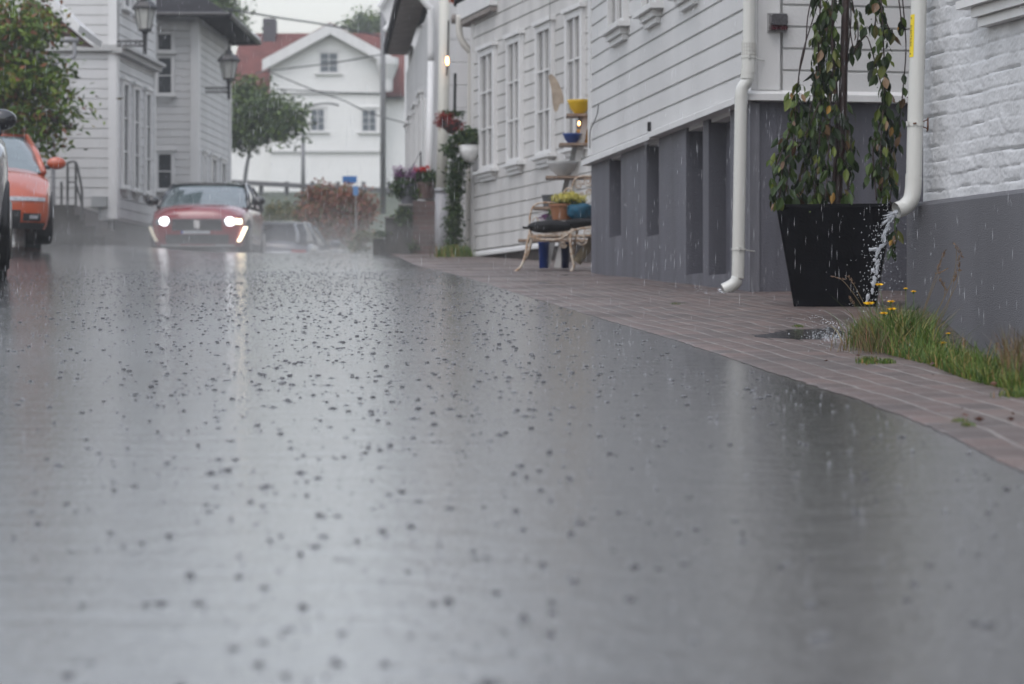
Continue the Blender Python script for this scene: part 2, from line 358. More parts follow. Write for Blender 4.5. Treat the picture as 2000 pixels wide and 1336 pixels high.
for i, c in enumerate(EP):
    if i: arc += (c - EP[i-1]).length
    t = (EP[min(i+1, len(EP)-1)] - EP[max(i-1, 0)]).normalized(); nrm = Vector((t.y, -t.x, 0)); rr_ = []
    for u in us:
        k = round(u / .105); j = abs(u - k * .105) < .004
        wob = (.016 * noise.noise(Vector((arc * 2.1, k * .9, 0))) + .007 * noise.noise(Vector((arc * 9, k * 3.1, 2)))) if u > .02 else (.010 * noise.noise(Vector((arc * 2.5, 7, 0))) + .010 * noise.noise(Vector((arc * 11, 4, 0))) + .006 * noise.noise(Vector((arc * 37, 4, 0))))
        x, y = c.x + nrm.x * (u + wob), c.y + nrm.y * (u + wob)
        z = ground(x, y) + .0045 + (.002 + .008 * min(1, u * 3)) * noise.noise(Vector((x * 1.1, y * 1.1, 3))) + .0012 * noise.noise(Vector((arc * 6, math.floor(u / .105) * 5.3, 8)))
        if j and u > .02: z -= .0012
        if u == 0: z = ground(x, y) + .001
        rr_.append((bm.verts.new((x, y, z)), (arc, max(u, .02))))
    rows.append(rr_)
for i in range(len(rows) - 1):
    for k in range(len(us) - 1):
        q = [rows[i][k], rows[i][k+1], rows[i+1][k+1], rows[i+1][k]]
        f = bm.faces.new([a[0] for a in q])
        for lp, a in zip(f.loops, q): lp[uvl].uv = a[1]
struct('pavement', bm, paving_mat(), 'strip of wet reddish brick paving between the asphalt and the houses', True)

# ---------------------------------------------------------------- house 1: white boards over grey plinth
A1 = (1.706, 17.0); B1 = (.754, 23.0)
F1 = Frame(A1, B1); Fs = Frame(A1, (A1[0] + 3.6 * F1.n.x * -1, A1[1] + 3.6 * F1.n.y * -1), True)   # street wall; side wall facing the camera
ZP = 2.225        # height of the water table
h1 = thing('boarded_house', (A1[0], A1[1], ground(*A1)), 'white clapboard house on a tall grey plastered plinth beside the pavement', 'house')
bm = NB(); c = F1.p(7, -5, 0)
e = [F1.p(0, -.02, 0), F1.p(F1.L, -.02, 0), F1.p(F1.L, -7, 0), F1.p(0, -7, 0)]
def poly_in(F, s0, s1, n0, n1): return [tuple(F.p(s, n, 0).xy) for s, n in ((s0, n0), (s1, n0), (s1, n1), (s0, n1))]
prism(bm, poly_in(F1, .022, F1.L - .02, -.022, -7), ZP - .06, 6.2)
siding(bm, F1, .09, F1.L - .09, ZP + .03, 6.0, .154); siding(bm, Fs, .20, 3.55, ZP + .03, 6.0, .154, 0)
obj('wall', rec(bm), M_white, h1)
for F_, a_, b_, n_ in ((F1, -.022, .088, .030), (F1, F1.L - .10, F1.L + .02, .030), (Fs, -.034, .012, .030), (Fs, .014, .175, .034)):
    bm = NB(); F_.box(bm, a_, b_, -.02, n_, ZP + .045, 6.0); obj('corner_board', rec(bm), M_trim, h1)
bm = NB()    # water table: sloped flashing with a drip face
def flash(bm, F, s0, s1, z, back=.0, out=.095, h=.045):
    v = [F.p(s, n, zz) for s in (s0, s1) for n, zz in ((-.02, z + .045), (.02, z + .045), (out, z + .012), (out, z + .012 - h), (-.02, z + .012 - h))]
    vs = [bm.verts.new(p) for p in v]
    for i in range(5): bm.faces.new((vs[i], vs[(i+1) % 5], vs[5 + (i+1) % 5], vs[5 + i]))
    bm.faces.new(vs[:5][::-1]); bm.faces.new(vs[5:])
n = 6
sj = F1.s(1288)
flash(bm, F1, -.02, sj - .005, ZP); flash(bm, F1, sj, F1.L + .08, ZP - .012, out=.085); flash(bm, Fs, -.098, 3.5, ZP)
obj('water_table', rec(bm), M_trim, h1)
# plinth with real recesses
bm = NB()
recs = []
for a, b, yt, yb in ((1190,1213,299,462), (1263,1287,270,460), (1340,1373,237,535), (1384,1426,222,536)):
    s0, s1 = F1.s(b), F1.s(a); recs.append((s0, s1, F1.z((a+b)/2, yb), min(F1.z((a+b)/2, yt), ZP - .045)))
recs.sort(); s = 0.0; gz = .35; T = .16
for s0, s1, z0, z1 in recs:
    F1.box(bm, s, s0, -T, 0, gz, ZP - .03); F1.box(bm, s0, s1, -T, 0, gz, z0)
    if z1 < ZP - .06: F1.box(bm, s0, s1, -T, 0, z1, ZP - .03)
    s = s1
F1.box(bm, s, F1.L, -T, 0, gz, ZP - .03)
Fs.box(bm, .002, 3.5, -T, -.002, gz, ZP - .03)
obj('plinth', rec(bm), M_greypl, h1)
for s0, s1, z0, z1 in recs:
    bm = NB(); F1.box(bm, s0 - .02, s1 + .02, -T - .05, -T + .025, z0 - .02, z1 + .02); obj('plinth_recess', rec(bm), M_greydk, h1)
bm = NB(); F1.box(bm, -.012, .06, .002, .028, gz, ZP - .05); Fs.box(bm, -.04, .03, .002, .02, gz, ZP - .05); obj('corner_rib', rec(bm), mat('grey_plaster_light', (.16, .16, .18), .5, bump=.3, bscale=90), h1)
bm = NB(); s = F1.s(1275); z = F1.z(1275, 243); F1.box(bm, s - .01, s + .015, .015, .045, z - .06, z + .02); obj('hook', rec(bm), M_black, h1)
for a, b, yb in ((1199, 1232, 52), (1266, 1298, 16), (1335, 1372, -22)):
    s0, s1 = F1.s(b), F1.s(a); z0 = F1.z((a+b)/2, yb)
    window(h1, F1, s0, s1, z0, z0 + 1.3, 2, 3, .02, cas=.06, bracket=True, pm=M_curtain)
bm = NB()    # roof: gable along the street
RZ = 6.05
rp = [F1.p(s, n, z) for s in (-.35, F1.L + .05) for n, z in ((.45, RZ - .25), (-3.5, RZ + 3.0), (-7.45, RZ - .25), (-7.45, RZ - .40), (-3.5, RZ + 2.8), (.45, RZ - .40))]
vs = [bm.verts.new(p) for p in rp]
for i in range(6): bm.faces.new((vs[i], vs[(i+1) % 6], vs[6 + (i+1) % 6], vs[6 + i]))
bm.faces.new(vs[:6]); bm.faces.new(vs[6:]); obj('roof', rec(bm), M_tiledk, h1)
for s in (.02, F1.L - .12):
    bm = NB(); a = [F1.p(s + k, n, z) for k in (0, .1) for n, z in ((0, 6.0), (-7, 6.0), (-3.5, RZ + 2.78))]
    vs = [bm.verts.new(p) for p in a]
    bm.faces.new(vs[:3]); bm.faces.new(vs[3:])
    for i in range(3): bm.faces.new((vs[i], vs[(i+1) % 3], vs[3 + (i+1) % 3], vs[3 + i]))
    obj('gable', rec(bm), M_white, h1)
# downpipe at the corner
def ring_clip(bm, c, r, h, tilt=(0, 0, 1)):
    t = Vector(tilt).normalized(); tube(bm, [Vector(c) - t * h, Vector(c) + t * h], r, 18)
YP = 16.86
def pp(px, py, Y=YP): return P(px, py, Y)
r1 = .0445
dp = NB()
tube(dp, bez([pp(1466, -900), pp(1465, -300), pp(1463, 60), pp(1462, 140)], 4), r1, 20)
tube(dp, bez([pp(1447.5, 186), pp(1446.5, 250), pp(1444, 400), pp(1441.5, 530), pp(1440, 544), pp(1432, 556), pp(1413, 566)], 5), r1, 20, cap=False)
tube(dp, bez([pp(1462, 138), pp(1461, 156), pp(1450, 172), pp(1447.6, 192)], 6), r1 * .98, 20)
pipe1 = obj('downpipe', rec(dp), M_pipe, h1, True, 50)
bm = NB(); ring_clip(bm, pp(1462, 112), r1 * 1.08, .11); ring_clip(bm, pp(1460, 146), r1*1.10, .03, (0,0,1)); obj('pipe_socket', rec(bm), M_pipe, pipe1, True, 40)
bm = NB()
for px, py in ((1462, 112), (1443, 487)):
    ring_clip(bm, pp(px, py), r1 * 1.16, .007); c = pp(px, py)
    tube(bm, [c, c + Vector((.12, .10, -.01))], .005, 6); tube(bm, [c + Vector((-.0, -.05, -.012)), c + Vector((-.0, -.056, .014))], .009, 6)
    obj('pipe_bracket', rec(bm), M_pipe, pipe1, True, 40); bm = NB()
for q_ in (pp(1441.6, 532), pp(1447.5, 190)): bm = NB(); ring_clip(bm, q_, r1 * 1.03, .003); obj('pipe_joint', rec(bm), M_pipe, pipe1, True, 40)
bm = NB()
for k in range(16):
    a = 2 * math.pi * k / 16; c = pp(1462.5, 100) + Vector((math.cos(a), math.sin(a), 0)) * (r1 * 1.11)
    tube(bm, [c + Vector((0, 0, -.055)), c + Vector((0, 0, .055))], .0012, 4)
for z in (-.05, -.025, 0, .025, .05): 
    pts = [pp(1462.5, 100) + Vector((math.cos(a * .3927), math.sin(a * .3927), 0)) * (r1 * 1.11) + Vector((0, 0, z)) for a in range(17)]
    tube(bm, pts, .0011, 4)
obj('leaf_grate', bm, M_dirt, pipe1)
# stone pad at the foot
bm = NB(); c = P(1448, 588, 16.75); M = Matrix.Translation((c.x, c.y, c.z)) @ Matrix.Rotation(.15, 4, 'Z')
box(bm, -.16, .17, -.12, .14, -.05, .012, M); bmesh.ops.bevel(bm, geom=bm.edges[:], offset=.008, segments=2)
tag(obj('stone_slab', bm, M_stone), 'small dark stone slab under the downpipe outlet at the corner of the grey plinth', 'slab')

# alarm lamp on the side wall
c0 = Fs.s(1515); z0 = Fs.z(1515, 46)
t = thing('wall_lamp', Fs.p(c0, .04, z0), 'small boxy lamp with clear cover and dark red strip on the white corner board', 'lamp')
bm = NB(); Fs.box(bm, c0 - .072, c0 + .072, .035, .046, z0 - .068, z0 + .068); obj('backplate', rec(bm), mat('lamp_plate', (.42, .42, .42), .3, var=.3, vscale=40), t)
bm = NB(); Fs.box(bm, c0 - .060, c0 + .060, .047, .105, z0 - .022, z0 + .055); bmesh.ops.bevel(bm, geom=bm.edges[:], offset=.012, segments=3)
obj('cover', rec(bm), mat('smoky_cover', (.09, .085, .09), .12, var=.5, vscale=60, coat=.5), t, True, 40)
bm = NB()
for a, b in ((-.060, -.003), (.003, .060)): Fs.box(bm, c0 + a, c0 + b, .047, .098, z0 - .055, z0 - .024)
bmesh.ops.bevel(bm, geom=bm.edges[:], offset=.006, segments=2); obj('red_lens', rec(bm), mat('red_lens', (.05, .004, .008), .12, var=.4, vscale=50, coat=.4), t, True, 40)
for a in (-.063, .063):
    for b in (-.058, .058): bm = NB(); p = Fs.p(c0 + a, .044, z0 + b); q = Fs.p(c0 + a, .052, z0 + b); tube(bm, [p, q], .006, 8); obj('screw', bm, M_steel, t)

# ---------------------------------------------------------------- brick house on the right
C0 = Vector((2.304, 13.6)); ub = Vector((.265, -.964)).normalized()
FB = Frame(C0, C0 + ub * 8.5, True)
ZB = .5 + (668 - 401) * 13.6 / S
hb = thing('brick_house', (C0.x, C0.y, ground(C0.x, C0.y)), 'white painted rough brick house on a smooth grey plinth behind the grass', 'house')
# visible stretch as a displaced sheet with brick relief, the rest as plain wall
cbh = .0835; cbl = .235
def brick_relief(s, z):
    zz = z + .014 * noise.noise(Vector((s * 2.3, z * 1.5, 3))) ; row = math.floor(zz / cbh); fz = zz / cbh - row
    ss = s / cbl + (.5 if row % 2 else 0) + .12 * noise.noise(Vector((row * 3.1, s * 2, 1))); col = math.floor(ss); fs = ss - col
    dz = min(fz, 1 - fz) * cbh; ds = min(fs, 1 - fs) * cbl
    wv = .5 + .5 * noise.noise(Vector((s * 4, z * 4, 9)))
    m = 1 - min(1, dz / .011); m2 = (1 - min(1, ds / .010)) * .45
    jit = noise.cell(Vector((row * 1.7 + .3, col * 2.3 + .3, 5.0))) if hasattr(noise, 'cell') else 0
    wv = max(0, wv * 1.6 - .35); h = -.0065 * (m ** 1.2) * wv - .004 * m2 * wv + .004 * (jit - .5) + .003 * noise.noise(Vector((s * 7, z * 9, 21)))
    h += .0030 * noise.noise(Vector((s * 22, z * 22, 0))) + .0024 * noise.noise(Vector((s * 60, z * 60, 2))) + .0018 * noise.noise(Vector((s * 130, z * 130, 4)))
    # weather-worn pits along some bed joints
    k = noise.noise(Vector((s * 3.3, row * 7.7, 11)))
    k2 = noise.noise(Vector((s * 8.3, row * 3.7, 31)))
    if k + .3 * k2 > .10 and fz < .24: h -= .030 * min(.5, (k + .3 * k2 - .10) * 2.5) * (1 - fz / .24)
    return h
bm = NB(); st = .0062; NS = int(1.62 / st); NZ = int(2.15 / (st * 1.05))
rowsv = []
for j in range(NZ + 1):
    z = ZB - .01 + j * st * 1.05
    rowsv.append([bm.verts.new(FB.p(i * st, (brick_relief(i * st, z) if i > 3 else brick_relief(i*st, z) * .3 - .012 * (3 - i) / 3) + .0, z)) for i in range(NS + 1)])
for j in range(NZ):
    for i in range(NS): bm.faces.new((rowsv[j][i], rowsv[j][i+1], rowsv[j+1][i+1], rowsv[j+1][i]))
ztop = ZB - .01 + NZ * st * 1.05
FB.box(bm, .012, NS * st, -.6, -.03, ZB - .05, ztop); FB.box(bm, .012, NS * st, -.6, -.002, ztop, 5.8); FB.box(bm, NS * st, 8.5, -.6, 0, ZB - .05, 5.8)
prism(bm, poly_in(FB, .012, 8.5, -.6, -6), ZB - .05, 5.8)
M_brickw = mat('white_painted_brick', (.56, .565, .57), .42, var=.14, vscale=7, bump=.15, bscale=160)
wl = obj('wall', bm, M_brickw, hb, True, 60)
bm = NB()
v = [FB.p(s, n, z) for s in (-.035, 8.5) for n, z in ((-.3, -.6), (.075, -.6), (.075, ZB - .012), (.06, ZB + .002), (-.01, ZB + .022), (-.3, ZB + .022))]
vs = [bm.verts.new(p) for p in v]
for i in range(6): bm.faces.new((vs[i], vs[(i+1) % 6], vs[6 + (i+1) % 6], vs[6 + i]))
bm.faces.new(vs[:6]); bm.faces.new(vs[6:])
obj('plinth', rec(bm), mat('smooth_grey_plinth', (.118, .118, .128), .55, var=.28, vscale=2.2, streak=1, bump=.6, bscale=160), hb)
sw = FB.s(1918); zw = FB.z(1950, 0)
window(hb, FB, sw, sw + 1.1, zw + .02, zw + 1.3, 2, 2, .02, cas=.08, bracket=True)
bm = NB()
rp = [FB.p(s, n, z) for s in (-.3, 8.8) for n, z in ((.4, 5.7), (-3, 8.4), (-6.4, 5.7), (-6.4, 5.6), (-3, 8.2), (.4, 5.6))]
vs = [bm.verts.new(p) for p in rp]
for i in range(6): bm.faces.new((vs[i], vs[(i+1) % 6], vs[6 + (i+1) % 6], vs[6 + i]))
bm.faces.new(vs[:6]); bm.faces.new(vs[6:]); obj('roof', rec(bm), M_tiledk, hb)
YQ = 13.42; r2 = .0445
def pq(px, py, Y=YQ): return P(px, py, Y)
bm = NB()
tube(bm, bez([pq(1805, -900), pq(1799, -300), pq(1794.5, 0), pq(1788, 220), pq(1785, 350)], 4), r2, 24)
tube(bm, bez([pq(1784.5, 340), pq(1783.5, 368), pq(1779, 390), pq(1767, 404), pq(1751, 411, YQ - .015)], 6), r2 * 1.04, 24, cap=False)
tube(bm, bez([pq(1784.5, 341), pq(1783.5, 368), pq(1779, 390), pq(1767, 404), pq(1752, 411, YQ - .015)], 6), r2 * .93, 24, cap=False)
pipe2 = obj('downpipe', bm, M_pipe, hb, True, 50)
bm = NB(); c = pq(1787.5, 243); ring_clip(bm, pq(1784.8, 350), r2 * 1.06, .004); obj('pipe_joint', bm, M_pipe, pipe2, True, 40); bm = NB(); ring_clip(bm, c, r2 * 1.12, .011)
tube(bm, [c + Vector((-.047, -.03, -.006)), c + Vector((-.05, -.03, .014))], .008, 6)
obj('pipe_bracket', bm, M_pipe, pipe2, True, 40)
bm = NB(); tube(bm, bez([c + Vector((.03, 0, -.012)), c + Vector((.07, .03, -.02)), c + Vector((.075, .06, -.035))], 4), .0035, 6)
tube(bm, [c + Vector((.03, 0, .01)), c + Vector((.075, .05, .03))], .0035, 6); obj('rusty_fixing', bm, M_rust, pipe2, True); bm = NB(); tube(bm, [c + Vector((.077, .04, -.03)), c + Vector((.077, .04, .04))], .005, 6)
tube(bm, [c + Vector((-.02, -.052, .0)), c + Vector((-.002, -.052, .002))], .005, 6)
obj('rusty_fixing', bm, M_rust, pipe2, True)
# yellow sticker
t = NB(); ctr = P(1779.5, 71, YQ); h = .5 * (112 - 29) * YQ / S
ax = (pq(1791.6, 110) - pq(1794, 30)).normalized() * -1
cc = pq(1792.3, 71)
aS = [math.pi * 1.0 + .18 + k * .085 for k in range(10)]
rr_ = r2 * 1.012; pts = [[cc + ax * (h * zz) + Vector((math.cos(a), math.sin(a), 0)) * rr_ for a in aS] for zz in (-1, 1)]
va = [t.verts.new(p) for p in pts[0]]; vb = [t.verts.new(p) for p in pts[1]]
for k in range(9): t.faces.new((va[k], va[k+1], vb[k+1], vb[k]))
stk = obj('sticker', t, mat('yellow_sticker', (.72, .55, .015), .35, var=.06), pipe2, True)
def text_mesh(txt, size, M, name, m, parent, ext=.0004):
    cu = bpy.data.curves.new(name, 'FONT'); cu.body = txt; cu.size = size; cu.extrude = ext; cu.align_x = 'CENTER'; cu.align_y = 'CENTER'; cu.space_character = 1.25
    o = bpy.data.objects.new('tmp', cu); COL.objects.link(o); bpy.context.view_layer.update()
    me = bpy.data.meshes.new_from_object(o); bpy.data.objects.remove(o)
    b = NB(); b.from_mesh(me); bmesh.ops.transform(b, matrix=M, verts=b.verts); return obj(name, b, m, parent)
am = aS[3]; nrm = Vector((math.cos(am), math.sin(am), 0)); xx = -ax; yy = nrm.cross(xx).normalized()
M = Matrix.Translation(cc + nrm * (rr_ + .0006)) @ Matrix((xx, yy, nrm)).transposed().to_4x4()
text_mesh('ELEKTRISK', .021, M, 'lettering', M_black, stk)
for k in (-1, 1):
    bm = NB(); q = cc + nrm * (rr_ + .0010) + ax * (h * .84 * k)
    a = [q + xx * .007 * math.cos(w_) + yy * .007 * math.sin(w_) for w_ in (math.pi/2, math.pi*7/6, math.pi*11/6)]
    f = bm.faces.new([bm.verts.new(p) for p in a])
    obj('warning_triangle', bm, M_black, stk)

# ---------------------------------------------------------------- house 2: weathered boards, four tall windows
A2 = P(1190, 500, 27.95).xy; k2 = Vector((-.54, 34.0)); F2 = Frame((k2.x + .29 * 6.6, 34 - 6.6), k2)
h2 = thing('terraced_house', (k2.x, k2.y, ground(*k2)), 'weathered white clapboard house with four tall narrow windows behind the garden bench', 'house')
Z2 = 1.78; E2 = 5.05
bm = NB(); prism(bm, poly_in(F2, 0, F2.L - .02, -.02, -6), Z2 - .1, 5.6); siding(bm, F2, 0, F2.L - .10, Z2, 5.5, .186, 0, .022); obj('wall', rec(bm), M_old, h2)
bm = NB(); F2.box(bm, F2.L - .10, F2.L + .02, -.05, .035, Z2 - .02, 5.5); obj('corner_board', rec(bm), M_old, h2)
bm = NB(); flash(bm, F2, 0, F2.L + .03, Z2 - .06, out=.08, h=.04); obj('skirting', rec(bm), M_trim, h2)
bm = NB(); F2.box(bm, 0, F2.L, -.5, -.01, .9, Z2 - .08); obj('foundation', rec(bm), mat('foundation_bricks', (.06, .048, .042), .6, var=.4, vscale=8), h2)
for a, b in ((944, 974), (998, 1026), (1055, 1087), (1113, 1147)):
    s0, s1 = F2.s(b), F2.s(a); window(h2, F2, s0, s1, 2.86, 4.52, 2, 3, .025, cas=.085, sillw=.07, bracket=True, pm=M_curtain)
def gable_roof(bm, F, s0, s1, ze, depth, rise, over=.5, th=.14):
    rp = [F.p(s, n, z) for s in (s0, s1) for n, z in ((over, ze), (-depth/2, ze + rise), (-depth - over, ze), (-depth - over, ze - th), (-depth/2, ze + rise - th), (over, ze - th))]
    vs = [bm.verts.new(p) for p in rp]
    for i in range(6): bm.faces.new((vs[i], vs[(i+1) % 6], vs[6 + (i+1) % 6], vs[6 + i]))
    bm.faces.new(vs[:6]); bm.faces.new(vs[6:])
bm = NB(); a = [F2.p(s_, n_, z_) for n_ in (.004, -.2) for s_, z_ in ((.02, 5.5), (F2.L - .12, 5.5), (F2.L / 2, 8.0))]
vs = [bm.verts.new(p) for p in a]; bm.faces.new(vs[:3]); bm.faces.new(vs[3:])
for i in range(3): bm.faces.new((vs[i], vs[(i+1) % 3], vs[3 + (i+1) % 3], vs[3 + i]))
obj('gable', rec(bm), M_old, h2)
bm = NB(); n0_, n1_ = .16, -6.3
for sa, sb_ in ((-.5, F2.L / 2), (F2.L + .5, F2.L / 2)):
    q = [F2.p(sa, n0_, 5.28), F2.p(sb_, n0_, 8.15), F2.p(sb_, n1_, 8.15), F2.p(sa, n1_, 5.28)]; hexa(bm, q + [v + Vector((0, 0, .14)) for v in q])
obj('roof', rec(bm), M_tiledk, h2)
sE = F2.s(975)
bm = NB(); F2.box(bm, sE, F2.L + .42, .0, .135, 5.06, 5.30); obj('eave_end', rec(bm), M_trim, h2)
bm = NB(); F2.box(bm, sE + .02, F2.L + .44, -3, .12, 4.985, 5.05); obj('soffit', rec(bm), M_soffit, h2)
bm = NB(); tube(bm, [F2.p(F2.L + .50, .18, 5.10), F2.p(F2.L + .50, -3, 5.16)], .07, 12); obj('gutter', bm, M_soffit, h2, True)
gr = F2.p(F2.L + .36, .47, 5.05)
bm = NB(); Yg = gr.y
tube(bm, bez([P(897, 30, Yg), P(897, 62, Yg), P(903, 82, Yg), P(916, 98, Yg), P(920, 112, Yg), P(919, 200, Yg), P(917, 300, Yg), P(915, 400, Yg), P(914, 505, Yg)], 5), .048, 14); obj('downpipe', bm, mat('old_pipe', (.48, .46, .42), .35, var=.2, vscale=4, streak=1), h2, True)

# ---------------------------------------------------------------- house 3 beyond, with corner pilaster and pipe
G0 = P(838, 0, 37.2).xy; G1 = P(795, 0, 46).xy; F3 = Frame(G0, G1)
h3 = thing('narrow_house', (G0[0], G0[1], ground(*G0)), 'white boarded house with deep dark eaves beyond the brick steps', 'house')
bm = NB(); prism(bm, poly_in(F3, .02, F3.L, -.02, -6), 1.7, 5.7)
s = 0.0
while s < F3.L - .01:
    F3.box(bm, s + .012, min(s + .55, F3.L), -.01, .018, 2.0, 5.6); s += .55
F3f = Frame(G0, (G0[0] + .9965 * 2.2, G0[1] + .06 * 2.2), True)
siding(bm, F3f, .28, 2.2, 2.0, 8.2, .35, 0, .012); F3f.box(bm, 0.05, 2.2, -4, -.02, 1.7, 8.2)
obj('wall', rec(bm), M_whiteB, h3)
bm = NB(); F3f.box(bm, -.02, .17, -.01, .05, 1.8, 8.3); obj('corner_board', rec(bm), M_trim, h3)
for s in (1.6, 3.6, 5.6, 7.2): window(h3, F3, s, s + .8, 3.0, 4.5, 2, 3, .02, cas=.09, pm=M_curtain)
bm = NB(); F3.box(bm, .5, 1.3, 0, .05, 2.4, 4.3); obj('door', rec(bm), M_trim, h3)
bm = NB(); gable_roof(bm, F3, .3, F3.L + .2, 6.25, 6, 2.6, .40, .2); obj('roof', rec(bm), M_tiledk, h3)
bm = NB(); F3.box(bm, .35, F3.L + .15, -.02, .37, 5.98, 6.04); obj('soffit', rec(bm), M_soffit, h3)
bm = NB(); F3.box(bm, .35, F3.L + .15, .38, .44, 5.98, 6.16); obj('fascia', rec(bm), M_tiledk, h3)
e3 = F3.p(F3.L, .6, 6.0)
bm = NB(); Y = F3.p(F3.L, 0, 0).y
tube(bm, bez([P(775, 40, Y-.5), P(781, 62, Y-.5), P(800, 92, Y-.5), P(803, 110, Y-.5), P(803, 300, Y-.5), P(803, 480, Y-.5)], 5), .055, 10); obj('downpipe', bm, M_pipe, h3, True)
bm = NB(); Y = 37.0
tube(bm, bez([P(818, -10, Y), P(838, 14, Y), P(842, 26, Y), P(842, 120, Y)], 4), .055, 10); tube(bm, [P(842, 120, Y), P(836, 470, Y)], .055, 10); obj('downpipe', bm, M_trim, h3, True)
# beige standpipe with grey foot
bm = NB(); Y = 36.3; tube(bm, [P(871, -200, Y), P(866, 250, Y), P(862, 372, Y)], .085, 16)
t = thing('vent_pipe', P(861, 505, Y), 'tall cream pipe with a grey lower end standing beside the brick steps', 'pipe')
obj('pipe', bm, mat('cream_pipe', (.52, .51, .45), .35, var=.12, vscale=3, streak=1), t, True)
bm = NB(); tube(bm, [P(862, 372, Y), P(861, 512, Y)], .095, 16); tube(bm, [P(862, 368, Y), P(862, 376, Y)], .105, 16); obj('pipe_foot', bm, mat('grey_pipe', (.28, .28, .29), .4, var=.2), t, True)

# roof corner farther down the street (top, above the eaves)
t = thing('gabled_outbuilding', P(760, 500, 60), 'small white gable seen over the eaves of the narrow house', 'building')
bm = NB(); a = [P(742, 12, 60), P(775, -30, 60), P(850, -30, 60), P(850, 48, 60), P(757, 48, 60)]
f = [bm.verts.new(p) for p in a]; g = [bm.verts.new(p + Vector((0, 3, 0))) for p in a]; bm.faces.new(f); bm.faces.new(g)
for i in range(5): bm.faces.new((f[i], f[(i+1)%5], g[(i+1)%5], g[i]))
prism(bm, [tuple(P(790,0,60.2).xy), tuple(P(850,0,60.2).xy), tuple(P(850,0,63).xy), tuple(P(790,0,63).xy)], 1.9, P(0,48,60).z)
obj('wall', rec(bm), M_trim, t)
bm = NB(); tube(bm, [P(740, 14, 59.9), P(776, -34, 59.9)], .08, 6); tube(bm, [P(752, 60, 59.9), P(775, 30, 59.9)], .08, 6); obj('bargeboard', bm, M_trim, t)

# ---------------------------------------------------------------- left side houses
FA_y = 44.0
a0 = P(225, 0, FA_y); FAf = Frame(a0.xy, (-13.5, FA_y), False)   # frontal wall runs left
FAf.n = Vector((0, -1)) 
FAs = Frame(a0.xy, (a0.x + .083 * 3.05, FA_y + 3.05), True)
ha = thing('corner_house', (a0.x, a0.y, ground(a0.x, a0.y)), 'tall white boarded house with belt course and three narrow side windows behind the leafy tree', 'house')
zb = FAf.z(225, 95)
bm = NB(); prism(bm, [tuple(a0.xy), tuple(FAs.p(FAs.L, -.02, 0).xy), (-13.5, FA_y + FAs.L), (-13.5, FA_y + .02)], 2.72, 8.6)
siding(bm, FAf, .12, 6.6, 2.76, zb - .06, .18, 0, .022); siding(bm, FAf, .12, 6.6, zb + .06, 8.5, .18, .03, .022)
siding(bm, FAs, .14, FAs.L - .1, 2.76, zb - .06, .18, 0, .022); siding(bm, FAs, .14, FAs.L, zb + .10, 8.5, .18, .02, .022)
obj('wall', rec(bm), M_whiteB, ha)
for F_, q in ((FAf, (-.02, .12, -.01, .05, 2.74, zb - .06)), (FAs, (-.04, .14, -.01, .045, 2.74, zb - .06)), (FAs, (FAs.L - .1, FAs.L, -.01, .04, 2.74, 8.5)), (FAf, (-.04, .12, -.01, .07, zb + .06, 8.5))):
    bm = NB(); F_.box(bm, *q); obj('corner_board', rec(bm), M_trim, ha)
bm = NB(); FAf.box(bm, -.12, 6.6, -.02, .14, zb - .055, zb + .055); FAs.box(bm, -.13, FAs.L, -.02, .24, zb + .0, zb + .06); FAs.box(bm, -.13, FAs.L, -.02, .16, zb - .09, zb - .002); obj('belt_course', rec(bm), mat('belt_paint', (.40, .40, .39), .5), ha)
bm = NB(); prism(bm, [(a0.x - .02, a0.y + .03), tuple(FAs.p(FAs.L, -.05, 0).xy), (-13.5, FA_y + FAs.L), (-13.5, FA_y + .05)], 1.6, 2.74); obj('foundation', rec(bm), M_stone, ha)
for a, b in ((234, 247), (256, 268), (279, 290)):
    s0, s1 = FAs.s(a), FAs.s(b); window(ha, FAs, s0, s1, FAs.z(245, 368), FAs.z(240, 158), 1, 3, .02, cas=.07, bracket=True, pm=M_glass)
    window(ha, FAs, s0, s1, zb + .8, zb + 2.6, 1, 3, .04, cas=.07, pm=M_glass)
bm = NB(); box(bm, -13.6, a0.x + .6, FA_y - .4, FA_y + 5.0, 8.5, 8.7); p = [Vector(q) for q in ((-13.6, FA_y - .4, 8.7), (a0.x + .6, FA_y - .4, 8.7), (a0.x + .6, FA_y + 5, 8.7), (-13.6, FA_y + 5, 8.7), (-13.6, FA_y + 2.2, 10.4), (a0.x - 1.6, FA_y + 2.2, 10.4), (a0.x - 1.6, FA_y + 2.4, 10.4), (-13.6, FA_y + 2.4, 10.4))]
hexa(bm, p); obj('roof', rec(bm), M_tiledk, ha)
# meter box and flower bracket on the wall
bm = NB(); s = FAf.s(196); z = FAf.z(196, 395); FAf.box(bm, s - .14, s + .14, .02, .14, z - .09, z + .10); FAf.box(bm, s - .02, s + .02, .03, .06, 2.74, z - .09); tag(obj('meter_box', rec(bm), mat('box_grey', (.33, .34, .34), .4)), 'small pale grey box low on the white boarded wall by the corner', 'box')

